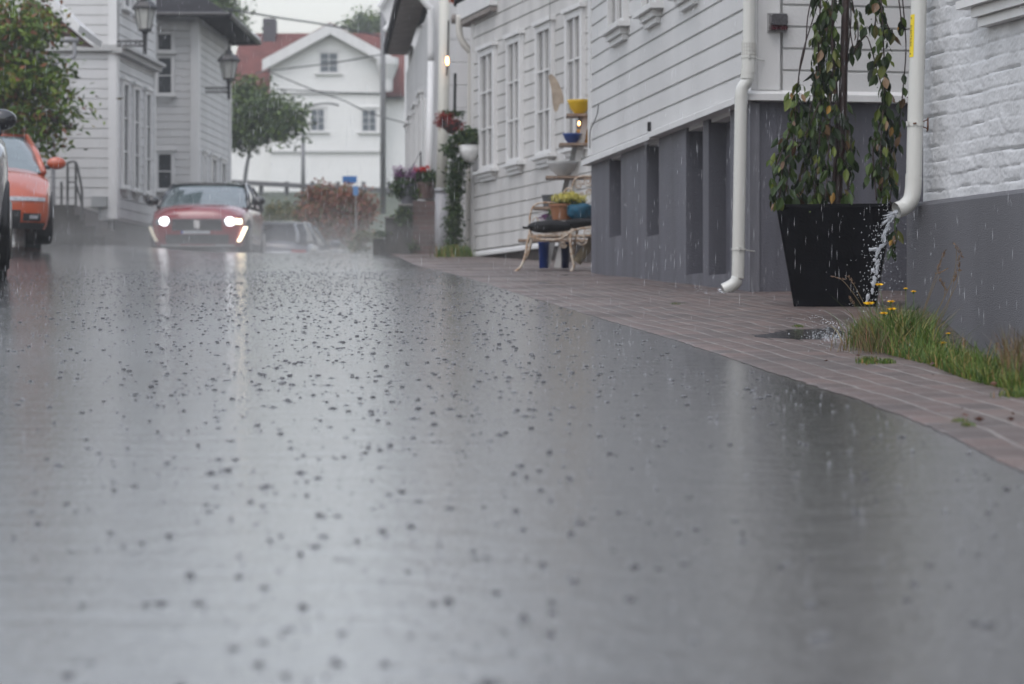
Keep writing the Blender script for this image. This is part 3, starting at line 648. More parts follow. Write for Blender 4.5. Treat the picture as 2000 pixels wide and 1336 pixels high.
# house B with hip roof
YB0 = 51.0; b0 = P(385, 0, YB0); FBf = Frame(b0.xy, P(290, 0, YB0).xy); FBf.n = Vector((0, -1))
FBs = Frame(b0.xy, P(448, 0, 54.8).xy, True)
hbB = thing('hip_roofed_house', (b0.x, b0.y, ground(b0.x, b0.y)), 'white boarded house with a dark overhanging roof and tall dark windows, behind the red car', 'house')
ze = 7.36
bm = NB(); prism(bm, [tuple(b0.xy), tuple(FBs.p(FBs.L, -.02, 0).xy), (-10.5, 55), (-10.5, YB0 + .02)], 1.8, ze)
siding(bm, FBf, .14, FBf.L, 2.1, ze - .1, .16, 0, .018); siding(bm, FBs, .12, FBs.L - .1, 2.1, ze - .1, .16, 0, .018); obj('wall', rec(bm), M_whiteB, hbB)
for F_, q in ((FBf, (-.03, .14, -.01, .05, 2.0, ze - .1)), (FBs, (-.03, .12, -.01, .045, 2.0, ze - .1)), (FBs, (FBs.L - .1, FBs.L + .02, -.02, .045, 2.0, ze - .1)), (FBf, (.15, FBf.L, .02, .053, ze - .28, ze - .1))):
    bm = NB(); F_.box(bm, *q); obj('corner_board' if q[4] == 2.0 else 'frieze_board', rec(bm), M_trim, hbB)
for yt, yb, rows in ((62, 102, 1), (108, 186, 2), (296, 372, 2)):
    s0, s1 = FBf.s(341), FBf.s(304); window(hbB, FBf, s0, s1, FBf.z(320, yb), FBf.z(320, yt), 1, rows, .02, cas=.065, pm=M_glass, head=(rows == 2 and yb > 300), bracket=(yb == 186))
for a, b in ((393, 399), (408, 419), (427, 437)):
    window(hbB, FBs, FBs.s(a), FBs.s(b), 3.0, FBs.z(400, 300), 1, 2, .02, cas=.07, pm=M_curtain, bracket=False)
bm = NB()
ov = .75
lo = [Vector((b0.x + ov, YB0 - ov * .7, ze)), Vector((-10.6, YB0 - ov * .7, ze)), Vector((-10.6, 56, ze)), FBs.p(FBs.L + .55, ov * .8, ze)]
hi = [Vector((-8.4, 53.2, ze + 1.6)), Vector((-10.6, 53.2, ze + 1.6)), Vector((-10.6, 53.6, ze + 1.6)), Vector((-8.2, 53.6, ze + 1.6))]
hexa(bm, [p for p in (lo[1], lo[0], lo[3], lo[2])] + [p for p in (hi[1], hi[0], hi[3], hi[2])]); obj('roof', rec(bm), M_tiledk, hbB)
bm = NB(); ring = [lo[1], lo[0], lo[3], lo[2]]
for i in range(3): tube(bm, [ring[i] + Vector((0, 0, -.02)), ring[i+1] + Vector((0, 0, -.02))], .055, 8)
obj('gutter', bm, M_black, hbB)
bm = NB(); tube(bm, [lo[3] + Vector((.0, 0, .06)), lo[3] + Vector((-.42, -.9, .33))], .04, 6); obj('bargeboard', bm, M_trim, hbB)

# small porch roof at far left
t = thing('porch', P(90, 440, 39.5), 'small gabled porch with white bargeboard and curved gutter pipe above the leafy tree', 'porch')
bm = NB()
L0, L1 = P(60, -25, 39.4), P(152, 62, 39.4)
for k in (0,):
    a = [L0, L1, L1 + Vector((0, 2.2, 0)), L0 + Vector((0, 2.2, 0))]; hexa(bm, a + [q + Vector((.03, 0, .11)) for q in a])
obj('roof', rec(bm), M_trim, t)
bm = NB(); a = [P(60, -5, 39.6), P(146, 66, 39.6), P(100, 62, 39.6), P(40, 10, 39.6)]; f = [bm.verts.new(q) for q in a]; g = [bm.verts.new(q + Vector((0, 1.9, 0))) for q in a]; bm.faces.new(f); bm.faces.new(g)
for i in range(4): bm.faces.new((f[i], f[(i+1)%4], g[(i+1)%4], g[i]))
obj('soffit', rec(bm), mat('brown_soffit', (.17, .075, .05), .6, var=.3), t)
bm = NB(); tube(bm, [P(112, 78, 39.4), P(152, 78, 39.4)], .05, 8); tube(bm, bez([P(145, 80, 39.4), P(145, 108, 39.4), P(138, 114, 39.4), P(106, 128, 39.4), P(104, 180, 39.4), P(104, 430, 39.4)], 5), .035, 8); obj('gutter', bm, mat('grey_pipe', (.28, .28, .29), .4), t, True)
bm = NB(); box(bm, P(0,0,39.8).x - 2, P(40,0,39.8).x, 39.8, 41.6, 1.9, 6.0); obj('wall', rec(bm), M_whiteB, t)

# stone steps with railing
t = thing('stone_steps', P(110, 470, 39.5), 'dark stone steps in front of the white boarded house at the left', 'steps')
bm = NB(); zt = P(0, 402, 39.5).z; x0, x1 = P(85, 0, 39.5).x, P(152, 0, 39.5).x
for i in range(4): box(bm, x0 - .2, x1 + .16 * i, 39.2 - .0 + .02 * i, 41.5 - .02 * i, 1.5, zt - .17 * i)
obj('step', rec(bm), M_stone, t)
t = thing('hand_railing', P(140, 430, 39.3), 'thin black metal railing rising beside the stone steps', 'railing')
bm = NB(); Y = 39.1
for q in (((132, 318), (132, 405)), ((148, 318), (148, 405)), ((120, 355), (120, 402)), ((160, 372), (159, 430))): tube(bm, [P(*q[0], Y), P(*q[1], Y)], .022, 6)
tube(bm, bez([P(132, 318, Y), P(148, 317, Y), P(155, 345, Y), P(160, 375, Y), P(160, 430, Y)], 3), .022, 6); tube(bm, [P(132, 356, Y), P(148, 356, Y), P(160, 400, Y)], .018, 6)
obj('rail', bm, mat('rail_grey', (.09, .09, .09), .4), t)

# lanterns on brackets
def lantern(px, topy, glass0, glass1, stemb, wpx, Y, brx0, bry, label):
    t = thing('wall_lantern', P(px, stemb, Y), label, 'lantern', 'lanterns on wall brackets')
    c = P(px, glass1, Y); k = Y / S; w = wpx * k * .5
    bm = NB(); lathe(bm, (c.x, c.y, P(0, glass1, Y).z), [(w * .55, 0), (w * .92, (glass1 - glass0) * k)], 6); obj('lantern_glass', bm, mat('opal_glass', (.42, .42, .39), .25, var=.15), t)
    bm = NB(); z0 = P(0, glass0, Y).z; hh = (glass0 - topy) * k
    lathe(bm, (c.x, c.y, z0), [(w * 1.18, -.01), (w * 1.18, .03), (w * .78, hh * .40), (w * .40, hh * .55), (w * .36, hh * .7), (w * .12, hh * .82), (w * .10, hh)], 6); obj('lantern_cap', bm, M_black, t)
    bm = NB()
    for i in range(6):
        a = 2 * math.pi * i / 6; tube(bm, [c + Vector((w * .57 * math.cos(a), w * .57 * math.sin(a), 0)), c + Vector((w * .95 * math.cos(a), w * .95 * math.sin(a), (glass1 - glass0) * k))], .009, 4)
    lathe(bm, (c.x, c.y, c.z), [(w * .62, -.03), (w * .62, .01)], 6); obj('lantern_frame', bm, M_black, t)
    bm = NB(); tube(bm, [P(px, glass1 + 1, Y), P(px, glass1 + 9, Y), P(px, stemb, Y)], [.075, .045, .032], 8); obj('stem', bm, M_black, t)
    bm = NB(); hb_ = 5 * k
    a, b = P(brx0, bry, Y), P(px, bry, Y)
    tube(bm, [a + Vector((0, 0, hb_)), b + Vector((0, 0, hb_))], .016, 6); tube(bm, [a - Vector((0, 0, hb_)), b - Vector((0, 0, hb_))], .016, 6)
    nn = int((b.x - a.x) / .08)
    for i in range(nn):
        x = a.x + (i + .5) * (b.x - a.x) / nn; pts = [Vector((x + .035 * math.cos(q), a.y, a.z + .035 * math.sin(q))) for q in [j * math.pi / 4 for j in range(9)]]; tube(bm, pts, .007, 4)
    obj('bracket', bm, M_black, t); return t
lantern(283, -16, 18, 58, 106, 42, 43.3, 228, 85, 'larger dark lantern on a bracket at the corner of the house nearer the tree')
lantern(447, 91, 120, 154, 194, 38, 50.6, 401, 176, 'dark lantern on a bracket in front of the hip roofed house')

# ---------------------------------------------------------------- far white gabled house
YF = 110.0
def PF(px, py, dy=0): return P(px, py, YF + dy)
hf = thing('gabled_house', P(645, 400, YF), 'big white gabled house with a red tiled roof at the end of the street', 'house')
bm = NB()
front = [PF(528, 470), PF(750, 470), PF(750, 110), PF(645, 55), PF(528, 112)]
f = [bm.verts.new(q) for q in front]; g = [bm.verts.new(q + Vector((0, 8, 0))) for q in front]; bm.faces.new(f); bm.faces.new(g)
for i in range(5): bm.faces.new((f[i], f[(i+1)%5], g[(i+1)%5], g[i]))
a = PF(440, 470, 1); b = PF(830, 300, 1); box(bm, a.x, b.x, YF + 1, YF + 9, 4, PF(0, 180).z)
FG = Frame((PF(528,0).x, YF), (PF(750,0).x, YF), True)
siding(bm, FG, .02, FG.L - .02, PF(0, 470).z, PF(0, 112).z, .19, 0, .006)
obj('wall', rec(bm), mat('far_white', (.74, .74, .72), .5, var=.05, vscale=1), hf)
bm = NB()
for y in (182, 297): FG.box(bm, 0, FG.L, .01, .09, PF(0, y + 2).z, PF(0, y - 2).z)
obj('belt_course', rec(bm), mat('belt_paint', (.40, .40, .39), .5), hf)
bm = NB(); zr = P(0, 66, 115).z; zl = PF(0, 185).z
xl, xr = PF(436, 0).x, PF(812, 0).x
hexa(bm, [Vector(q) for q in ((xl, YF + .5, zl), (xr, YF + .5, zl), (xr, YF + 9.5, zl), (xl, YF + 9.5, zl), (xl + .3, YF + 4.8, zr), (xr - .3, YF + 4.8, zr), (xr - .3, YF + 5.2, zr), (xl + .3, YF + 5.2, zr))])
for sx0, sy0, sx1, sy1 in ((645, 48, 512, 122), (645, 48, 772, 118)):
    a, b = PF(sx0, sy0, -.4), PF(sx1, sy1, -.4); q = [a, b, b + Vector((0, 7, 0)), a + Vector((0, 7, 0))]; hexa(bm, q + [v + Vector((0, 0, .12)) for v in q])
obj('roof', rec(bm), M_tile, hf)
bm = NB()
for sx0, sy0, sx1, sy1 in ((645, 49, 512, 121), (645, 49, 772, 118)):
    a, b = PF(sx0, sy0, -.5), PF(sx1, sy1, -.5); q = [a, b, b + Vector((0, .1, 0)), a + Vector((0, .1, 0))]; hexa(bm, [v - Vector((0, 0, .40)) for v in q] + [v + Vector((0, 0, .10)) for v in q])
obj('bargeboard', rec(bm), M_trim, hf)
bm = NB(); a = PF(515, 60, 4.6); b = PF(539, 38, 4.6); box(bm, a.x, b.x, YF + 4.2, YF + 5.2, a.z - .8, b.z); obj('chimney', rec(bm), mat('chimney_brick', (.05, .045, .055), .6), hf)
for a, b, yt, yb, cc_ in ((622, 663, 100, 144, 2), (604, 637, 210, 258, 2), (704, 738, 211, 259, 2)):
    window(hf, FG, FG.s(a), FG.s(b), PF(0, yb).z, PF(0, yt).z, cc_, 3, .02, cas=.10, pm=mat('far_glass', (.09, .11, .13), .1), sillw=.15)
bm = NB(); a = PF(752, 190, -.2); box(bm, a.x, PF(785, 0).x, YF + .6, YF + .8, PF(0, 190).z, PF(0, 180).z); obj('gutter', bm, M_black, hf)
bm = NB(); lathe(bm, PF(757, 178, -.6), [(.22, 0), (.24, .5), (.5, 1.2), (.5, 1.5)], 8); obj('dormer_vent', bm, M_trim, hf)
# retaining wall and guard rails
t = thing('guard_rail', P(560, 400, 92), 'dark guard rails with posts crossing below the big gabled house', 'railing')
bm = NB(); Y = 92
for (x0, y0, x1, y1, h) in ((440, 355, 800, 374, 9), (470, 388, 760, 412, 11)):
    a, b = P(x0, y0, Y), P(x1, y1, Y); q = [a, b, b + Vector((0, .15, 0)), a + Vector((0, .15, 0))]; hexa(bm, [v - Vector((0, 0, h * Y / S * .5)) for v in q] + [v + Vector((0, 0, h * Y / S * .5)) for v in q])
obj('rail', rec(bm), mat('rail_dark', (.10, .10, .105), .5), t)
for i in range(7):
    px = 460 + i * 50; bm = NB(); tube(bm, [P(px, 355, Y + .2), P(px, 440, Y + .2)], .09, 6); obj('post', bm, mat('rail_dark', (.1, .1, .1)), t)
bm = NB(); a = P(430, 372, 94); box(bm, a.x, P(860, 0, 94).x, 94, 94.6, 2, P(0, 392, 94).z); tag(obj('retaining_wall', bm, mat('concrete_pale', (.38, .37, .35), .6, var=.2, vscale=1)), 'pale concrete retaining wall behind the guard rails', 'wall')

# poles
def pole(px, y0, y1, Y, r, label, arm=None):
    t = thing('utility_pole', P(px, y1, Y), label, 'pole', 'poles at the end of the street')
    bm = NB(); tube(bm, [P(px, y1 + 8, Y), P(px, y0, Y)], [r * 1.2, r], 8); obj('shaft', bm, mat('pole_grey', (.17, .17, .175), .5), t, True)
    if arm: bm = NB(); tube(bm, bez([P(*q, Y) for q in arm], 4), r * .6, 6); obj('arm', bm, mat('pole_grey', (.17, .17, .175), .5), t, True)
    return t
pole(748, -60, 410, 75, .075, 'tall grey pole in front of the right edge of the gabled house')
pole(592, 262, 400, 78, .06, 'grey lamp pole with a curved arm at the right of the far tree', [(592, 275), (592, 215), (610, 206), (640, 202), (662, 206)])
def wire(pts, r=.012, label=''):
    bm = NB(); tube(bm, bez(pts, 6), r, 5); o = obj('overhead_wire', bm, M_black); tag(o, label, 'wire', 'wires over the street'); return o
wire([P(440, 17, 70), P(540, 34, 72), P(645, 50, 76), P(748, 72, 75)], .03, 'thick wire sagging against the sky above the chimney')
wire([P(748, 106, 75), P(650, 123, 76), P(560, 134, 78), P(500, 142, 80)], .022, 'wire crossing the gable just under its upper window')
wire([P(748, 184, 75), P(650, 180, 76), P(540, 174, 78)], .02, 'thin level wire across the belt course of the gabled house')
wire([P(530, 142, 72), P(610, 175, 72), P(670, 196, 74), P(720, 220, 75), P(790, 240, 75)], .018, 'wire slanting down to the right across the gabled house front')

# trees and bushes
e = lambda px, py, Y, rx, ry, rz: ((P(px, py, Y).x, Y, P(px, py, Y).z), (rx * Y / S, ry, rz * Y / S))
tree('maple_tree', (P(45, 470, 36.5).x, 36.5, ground(-7, 36.5) + .0), [e(30, 110, 36.5, 95, .9, 130), e(85, 200, 36.5, 62, .7, 80), e(60, 265, 36.5, 60, .6, 45), e(-60, 150, 36.8, 120, 1.0, 150), e(128, 240, 36.4, 26, .3, 38), e(60, 30, 36.5, 48, .5, 60)],
     'green leafy tree with some red brown leaves behind the orange car', M_grn, 360, 34, .12, .16, .13)
tree('round_tree', (P(476, 400, 72).x, 72, P(0, 400, 72).z), [e(500, 222, 72, 70, 1.0, 58), e(545, 235, 72, 52, .8, 40), e(450, 238, 72, 50, .8, 56), e(475, 262, 72, 46, .7, 34), e(480, 180, 72, 45, .7, 25)],
     'dark round tree in front of the gabled house', M_grn2, 240, 40, .16, .22, .075, barkm=mat('pole_grey', (.17, .17, .175), .5))
tree('copper_shrub', (P(665, 470, 60).x, 60, 2.1), [e(655, 430, 60, 72, .8, 62), e(620, 400, 60, 42, .6, 36), e(700, 410, 60, 38, .6, 40), e(650, 385, 60, 50, .6, 25)],
     'large rounded copper red bush at the end of the street', M_redbush, 220, 40, .10, .14, .06, cat='shrub')
for i, (px, ry) in enumerate(((532, 22), (556, 24), (585, 17))):
    tree('conical_shrub', (P(px, 450, 58 + i).x, 58 + i, 2.1), [e(px, 425, 58 + i, 17, .3, ry + 4), e(px, 408, 58 + i, 9, .2, ry * .6)], ['yellow green shrub nearest the red car', 'pointed yellow green shrub between two others', 'low yellow green shrub beside the copper bush'][i], M_yewbush, 40, 30, .07, .08, .04, 3, cat='shrub', group='small shrubs behind the grey car')
tree('tall_tree', (P(425, 400, 82).x, 82, 4), [e(415, 5, 82, 36, 1, 40), e(455, 40, 84, 22, .8, 20)], 'green treetop rising behind the hip roofed house', M_grn2, 90, 40, .2, .3, .15)
tree('distant_tree', (P(725, 300, 135).x, 135, 7), [e(725, 52, 135, 36, 1.5, 16)], 'faint treetop behind the ridge of the gabled house', M_grn2, 60, 40, .3, .4, .2)
# signs
t = thing('road_sign', P(683, 400, 63), 'small blue road sign above the copper bush', 'sign'); bm = NB(); a, b = P(669, 357, 63), P(697, 344, 63); box(bm, a.x, b.x, 63, 63.03, a.z, b.z); obj('sign_plate', bm, mat('sign_blue', (.02, .13, .36), .4), t)
bm = NB(); tube(bm, [P(683, 350, 63.06), P(683, 440, 63.06)], .03, 6); obj('post', bm, M_steel, t)
t = thing('parking_sign', P(695, 400, 63.4), 'narrow pale blue sign plate in front of the copper bush', 'sign'); bm = NB(); a, b = P(690, 382, 59), P(700, 364, 59); box(bm, a.x, b.x, 58.9, 58.93, a.z, b.z); obj('sign_plate', bm, mat('sign_pale', (.10, .22, .42), .4), t)
bm = NB(); tube(bm, [P(695, 372, 59), P(695, 490, 59)], .02, 6); obj('post', bm, M_steel, t)

exec_cars = True
# ---------------------------------------------------------------- cars
def car(name, label, loc, rot, L, W, H, paint, roofm, prof, cab, front=True, kind='hatch', group=None, extra=None):
    """body mapped from a unit cube: a along (+ = nose), b across, c up"""
    zb = .17
    def pr(pts, x):
        for (x0, z0), (x1, z1) in zip(pts, pts[1:]):
            if x <= x1:
                t = (x - x0) / (x1 - x0); t = t * t * (3 - 2 * t) * .5 + t * .5; return z0 + (z1 - z0) * t
        return pts[-1][1]
    def f(a, b, c):
        x = a * (L / 2 - .15 * abs(b) ** 3.5 - .10 * max(0, c) ** 3 - .06 * max(0, -c) ** 3)
        y = b * W / 2 * (1 - .10 * abs(a) ** 6) * (1 - .07 * max(0, c) ** 4 - .06 * max(0, -c) ** 3)
        zt = pr(prof, a * L / 2)
        z = zb + (c + 1) / 2 * (zt - zb) - .07 * max(0, c) ** 6 * abs(b) ** 4 + .03 * max(0, c) ** 4 * (1 - b * b)
        return Vector((x, y, z))
    root = thing(name, (0, 0, 0), label, 'car', group)
    bm = NB(); n1, n2, n3 = 28, 14, 9
    def face(fn, n, m):
        g = [[bm.verts.new(fn(-1 + 2 * i / n, -1 + 2 * j / m)) for j in range(m + 1)] for i in range(n + 1)]
        for i in range(n):
            for j in range(m): bm.faces.new((g[i][j], g[i+1][j], g[i+1][j+1], g[i][j+1]))
    face(lambda u, v: f(u, v, 1), n1, n2); face(lambda u, v: f(u, v, -1), n1, n2)
    for s in (-1, 1): face(lambda u, v: f(u, s, v), n1, n3); face(lambda u, v: f(s, u, v), n2, n3)
    bmesh.ops.remove_doubles(bm, verts=bm.verts, dist=.0005); rec(bm)
    body = obj('body', bm, paint, root, True, 50)
    def patch(nm, m, a, b0, b1, c0, c1, off=.012, th=.02, side=None, parent=root, skew=0, nn=8, mm=4):
        q = NB(); sg = 1 if a > 0 else -1
        G = []
        for lay in (off, off - th):
            g = []
            for i in range(nn + 1):
                r_ = []
                for j in range(mm + 1):
                    cc_ = c0 + (c1 - c0) * j / mm; bb = b0 + (b1 - b0) * i / nn + skew * (cc_ - c0)
                    p = f(a, bb, cc_) if side is None else f(bb, a, cc_)
                    d_ = Vector((sg, bb * .6, 0)).normalized() if side is None else Vector((0, sg, 0))
                    r_.append(q.verts.new(p + d_ * lay))
                g.append(r_)
            G.append(g)
        A, B = G
        for i in range(nn):
            for j in range(mm): q.faces.new((A[i][j], A[i+1][j], A[i+1][j+1], A[i][j+1])); q.faces.new((B[i][j], B[i][j+1], B[i+1][j+1], B[i+1][j]))
        for i in range(nn):
            q.faces.new((A[i][0], B[i][0], B[i+1][0], A[i+1][0])); q.faces.new((A[i][mm], A[i+1][mm], B[i+1][mm], B[i][mm]))
        for j in range(mm):
            q.faces.new((A[0][j], A[0][j+1], B[0][j+1], B[0][j])); q.faces.new((A[nn][j], B[nn][j], B[nn][j+1], A[nn][j+1]))
        return obj(nm, rec(q), m, parent, True, 40)
    # greenhouse
    xb0, xb1, xr0, xr1, zr, wb, wr = cab
    def ringp(x0, x1, hw, z, fl):
        out = []
        K = 9
        for i in range(K): y = -hw + 2 * hw * i / (K - 1); out.append(Vector((x1 - .14 * abs(y / hw) ** 2.5, y, z(x1))))
        for i in range(1, 12): x = x1 - .14 + (x0 + .10 - x1 + .14) * i / 12; out.append(Vector((x, hw, z(x))))
        for i in range(K): y = hw - 2 * hw * i / (K - 1); out.append(Vector((x0 + .10 * abs(y / hw) ** 2.5, y, z(x0))))
        for i in range(1, 12): x = x0 + .10 + (x1 - .14 - x0 - .10) * i / 12; out.append(Vector((x, -hw, z(x))))
        return out
    zbelt = lambda x: pr(prof, x) - .03
    zroof = lambda x: zr - .05 - .05 * ((x - (xr0 + xr1) / 2) / ((xr1 - xr0) / 2)) ** 2
    r0 = ringp(xb0, xb1, wb, zbelt, 0); r1_ = ringp(xr0, xr1, wr, zroof, 0)
    bm = NB(); R0 = [bm.verts.new(p) for p in r0]; n = len(r0)
    Rm = [bm.verts.new(p.lerp(q, .5) + Vector(((p.lerp(q, .5).x - (xb0 + xb1) / 2) * .015, p.y * .03, .012))) for p, q in zip(r0, r1_)]
    R1 = [bm.verts.new(p) for p in r1_]
    for i in range(n):
        for a_, b_ in ((R0, Rm), (Rm, R1)): bm.faces.new((a_[i], a_[(i+1) % n], b_[(i+1) % n], b_[i]))
    glass = obj('windows', rec(bm), (extra or {}).get('glass') or mat('car_glass', (.10, .135, .14), .08, spec=.8, var=.2, coat=.8), root, True, 50)
    # roof skin
    bm = NB(); K = 10; G = []
    for i in range(K + 1):
        u = -1 + 2 * i / K; g = []
        for j in range(K + 1):
            v_ = -1 + 2 * j / K; x = (xr0 + xr1) / 2 + u * ((xr1 - xr0) / 2 + .02) - u * .10 * abs(v_) ** 2.5; y = v_ * (wr + .015)
            g.append(bm.verts.new((x, y, zroof((xr0 + xr1) / 2 + u * (xr1 - xr0) / 2) + .05 * (1 - v_ * v_) * (1 - .4 * u * u) + .004)))
        G.append(g)
    for i in range(K):
        for j in range(K): bm.faces.new((G[i][j], G[i+1][j], G[i+1][j+1], G[i][j+1]))
    obj('roof', bm, roofm, root, True)
    # pillars
    bm = NB()
    for idx in (0, 8, 19 , 27): tube(bm, [r0[idx] * 1.0, r0[idx].lerp(r1_[idx], .5) + Vector((0, math.copysign(.02, r0[idx].y), .012)), r1_[idx]], .042, 8)
    for idx in (13, 33): tube(bm, [r0[idx], r0[idx].lerp(r1_[idx], .5) + Vector((0, math.copysign(.02, r0[idx].y), .012)), r1_[idx]], .035, 6)
    for rr in (r1_,): tube(bm, [rr[i % n] + Vector((0, 0, .0)) for i in range(n + 1)], .022, 6)
    obj('pillar', bm, roofm, root, True)
    # wheels
    wb_x = L * .315
    for sx in (-1, 1):
        for sy in (-1, 1):
            c = Vector((sx * wb_x, sy * (W / 2 - .11), .315)); q = NB()
            tube(q, [c - Vector((0, .11, 0)), c - Vector((0, .09, 0)), c + Vector((0, .09, 0)), c + Vector((0, .115, 0))], [.29, .315, .315, .29], 24); wh = obj('wheel', q, mat('tyre', (.018, .018, .019), .6), root, True, 40)
            q = NB(); o2 = c + Vector((0, sy * .118, 0))
            tube(q, [o2 - Vector((0, sy * .01, 0)), o2 + Vector((0, sy * .006, 0))], .05, 10)
            for k in range(10):
                a = 2 * math.pi * k / 10; tube(q, [o2, o2 + Vector((math.cos(a) * .2, 0, math.sin(a) * .2))], .016, 5)
            tube(q, [o2 + Vector((math.cos(2*math.pi*k/24) * .205, 0, math.sin(2*math.pi*k/24) * .205)) for k in range(25)], .016, 6); obj('rim', q, M_steel, wh)
            q = NB(); o3 = Vector((sx * wb_x, sy * (W / 2 - .035), .315)); tube(q, [o3 + Vector((math.cos(math.pi * (k / 14 * 1.1 - .05)) * .36, 0, math.sin(math.pi * (k / 14 * 1.1 - .05)) * .36)) for k in range(15)], .04, 6)
            obj('wheel_arch', q, mat('black_plastic', (.02, .02, .021), .5), root, True)
    # mirrors
    for sy in (-1, 1):
        q = NB(); c = Vector((xb1 - .38, sy * (W / 2 + (extra or {}).get('moff', .10)), zbelt(xb1 - .38) + .10))
        bmesh.ops.create_uvsphere(q, u_segments=14, v_segments=9, radius=1, matrix=Matrix.Translation(c) @ Matrix.Diagonal((.07, .13, .085, 1)))
        mm_ = obj('wing_mirror', q, extra.get('mirror', paint) if extra else paint, root, True); q = NB(); tube(q, [c + Vector((0, -sy * .2, -.05)), c + Vector((0, -sy * .08, -.06))], .03, 6); obj('mirror_arm', q, M_black, mm_)
    return root, patch, f
BP = mat('black_plastic', (.02, .02, .021), .5)
M_redp = mat('red_car_paint', (.22, .010, .016), .25, var=.1, coat=1)
M_orp = mat('orange_car_paint', (.36, .058, .014), .35, var=.1, coat=1)
M_dkp = mat('dark_car_paint', (.05, .055, .065), .25, var=.1, coat=1)
M_slp = mat('silver_car_paint', (.20, .215, .23), .25, var=.1, coat=1)
M_gblk = mat('gloss_black', (.012, .012, .014), .15, coat=.8)
# red hatchback
prof = [(-2.05, .85), (-1.8, 1.02), (-1.0, 1.03), (.3, 1.0), (.75, .98), (1.5, .93), (1.9, .86), (2.05, .80)]
rc, patch, f = car('hatchback_car', 'red hatchback with black roof driving towards us with its headlights on', None, 0, 4.05, 1.745, 1.48, M_redp, M_gblk, prof, (-1.85, 1.15, -1.45, .25, 1.48, .82, .66), extra={'mirror': M_gblk})
patch('grille', BP, 1, -.56, .56, -.12, .52)
gr_ = patch('lower_grille', BP, 1, -.72, .72, -.86, -.34)
patch('number_plate', mat('plate', (.50, .51, .53), .4, var=.35, vscale=45), 1, -.30, .30, -.30, -.13, off=.035)
patch('plate_band', mat('plate_blue', (.03, .06, .35), .4), 1, -.345, -.302, -.30, -.13, off=.035)
M_head = mat('headlight_on', (1, 1, 1), .3, emit=(.93, .96, 1.0), estr=7)
M_drl = mat('running_light_on', (1, 1, .9), .3, emit=(1, .86, .58), estr=7)
for s in (-1, 1):
    hl = patch('headlight', mat('lamp_dark_lens', (.12, .12, .13), .1, coat=.8), 1, s * .60, s * .96, .22, .56)
    q = NB(); bmesh.ops.create_uvsphere(q, u_segments=16, v_segments=10, radius=1, matrix=Matrix.Translation(f(1, s * .74, .40) + Vector((.0, 0, 0))) @ Matrix.Diagonal((.06, .10, .08, 1))); obj('lamp_bulb', q, M_head, hl, True)
hl2 = patch('running_light', M_drl, 1, .86, .99, .26, .56, off=.03)
patch('running_light', M_drl, 1, .90, .97, -.72, .12, off=.035, skew=.16)
patch('running_light', mat('drl_dim', (.6, .6, .55), .3, emit=(1, .86, .6), estr=.5), 1, -.97, -.90, -.72, .12, off=.035, skew=-.16)
for s in (-1, 1): patch('bumper_trim', mat('chrome', (.75, .75, .75), .15, metal=.6), 1, s * .42, s * .86, -1.0, -.88, off=.03)
patch('splitter', mat('chrome', (.75, .75, .75), .15, metal=.6), 1, -.42, .42, -1.0, -.95, off=.03)
# emblem: small standing shield
q = NB(); c = f(1, 0, .20) + Vector((.03, 0, 0))
sh = [(-.055, .075), (-.02, .09), (.03, .07), (.055, .09), (.05, .02), (.06, -.04), (.02, -.085), (-.01, -.05), (-.04, -.08), (-.05, -.02)]
vs = [q.verts.new(c + Vector((0, y, z))) for y, z in sh]; vb_ = [q.verts.new(c + Vector((-.02, y, z))) for y, z in sh]; q.faces.new(vs); q.faces.new(vb_[::-1])
for i in range(len(sh)): q.faces.new((vs[i], vb_[i], vb_[(i+1) % len(sh)], vs[(i+1) % len(sh)]))
obj('emblem', rec(q), mat('chrome', (.75, .75, .75), .15, metal=.6), rc)
for s in (-1, 1): patch('door_line', BP, s, -.18, -.17, -.7, .8, off=.003, th=.004, side=1); patch('side_sill', BP, s, -.5, .5, -1, -.72, off=.01, side=1)
q = NB(); tube(q, [(.1, 0, 1.36), (.18, 0, 1.30)], .05, 8); obj('rear_view_mirror', q, M_black, rc)
cx = P(385, 0, 46.5); rc.location = (-5.62, 45.0, 2.03); rc.rotation_euler = (0, 0, R(-90 + .5))
# orange people carrier facing us at the left
prof = [(-2.15, .95), (-1.9, 1.12), (-1.0, 1.10), (.3, 1.06), (.9, 1.04), (1.6, .93), (1.95, .80), (2.15, .70)]
oc, patch, f = car('crossover_car', 'orange crossover parked facing us beside the leafy tree', None, 0, 4.3, 1.80, 1.62, M_orp, M_orp, prof, (-1.95, 1.2, -1.45, .25, 1.62, .82, .64))
for s in (-1, 1):
    patch('headlight', mat('lamp_clear', (.38, .38, .40), .12, coat=.8, var=.4, vscale=30), 1, s * .38, s * .97, .35, .55)
    fl = patch('fog_lamp_housing', BP, 1, s * .62, s * .90, -.62, -.25)
    patch('fog_lamp', mat('lamp_clear', (.4, .4, .4)), 1, s * .72, s * .84, -.52, -.35, off=.03, parent=fl)
patch('grille', mat('grille_silver', (.30, .31, .32), .3, metal=.5, var=.3), 1, -.36, .36, .34, .54); patch('lower_grille', BP, 1, -.58, .58, -.95, -.1)
patch('lower_bumper', BP, 1, -.98, .98, -1.0, -.70, off=.02)
oc.location = (P(-42, 0, 33).x, 33, ground(-6.8, 33)); oc.rotation_euler = (0, 0, R(-90 + 14))
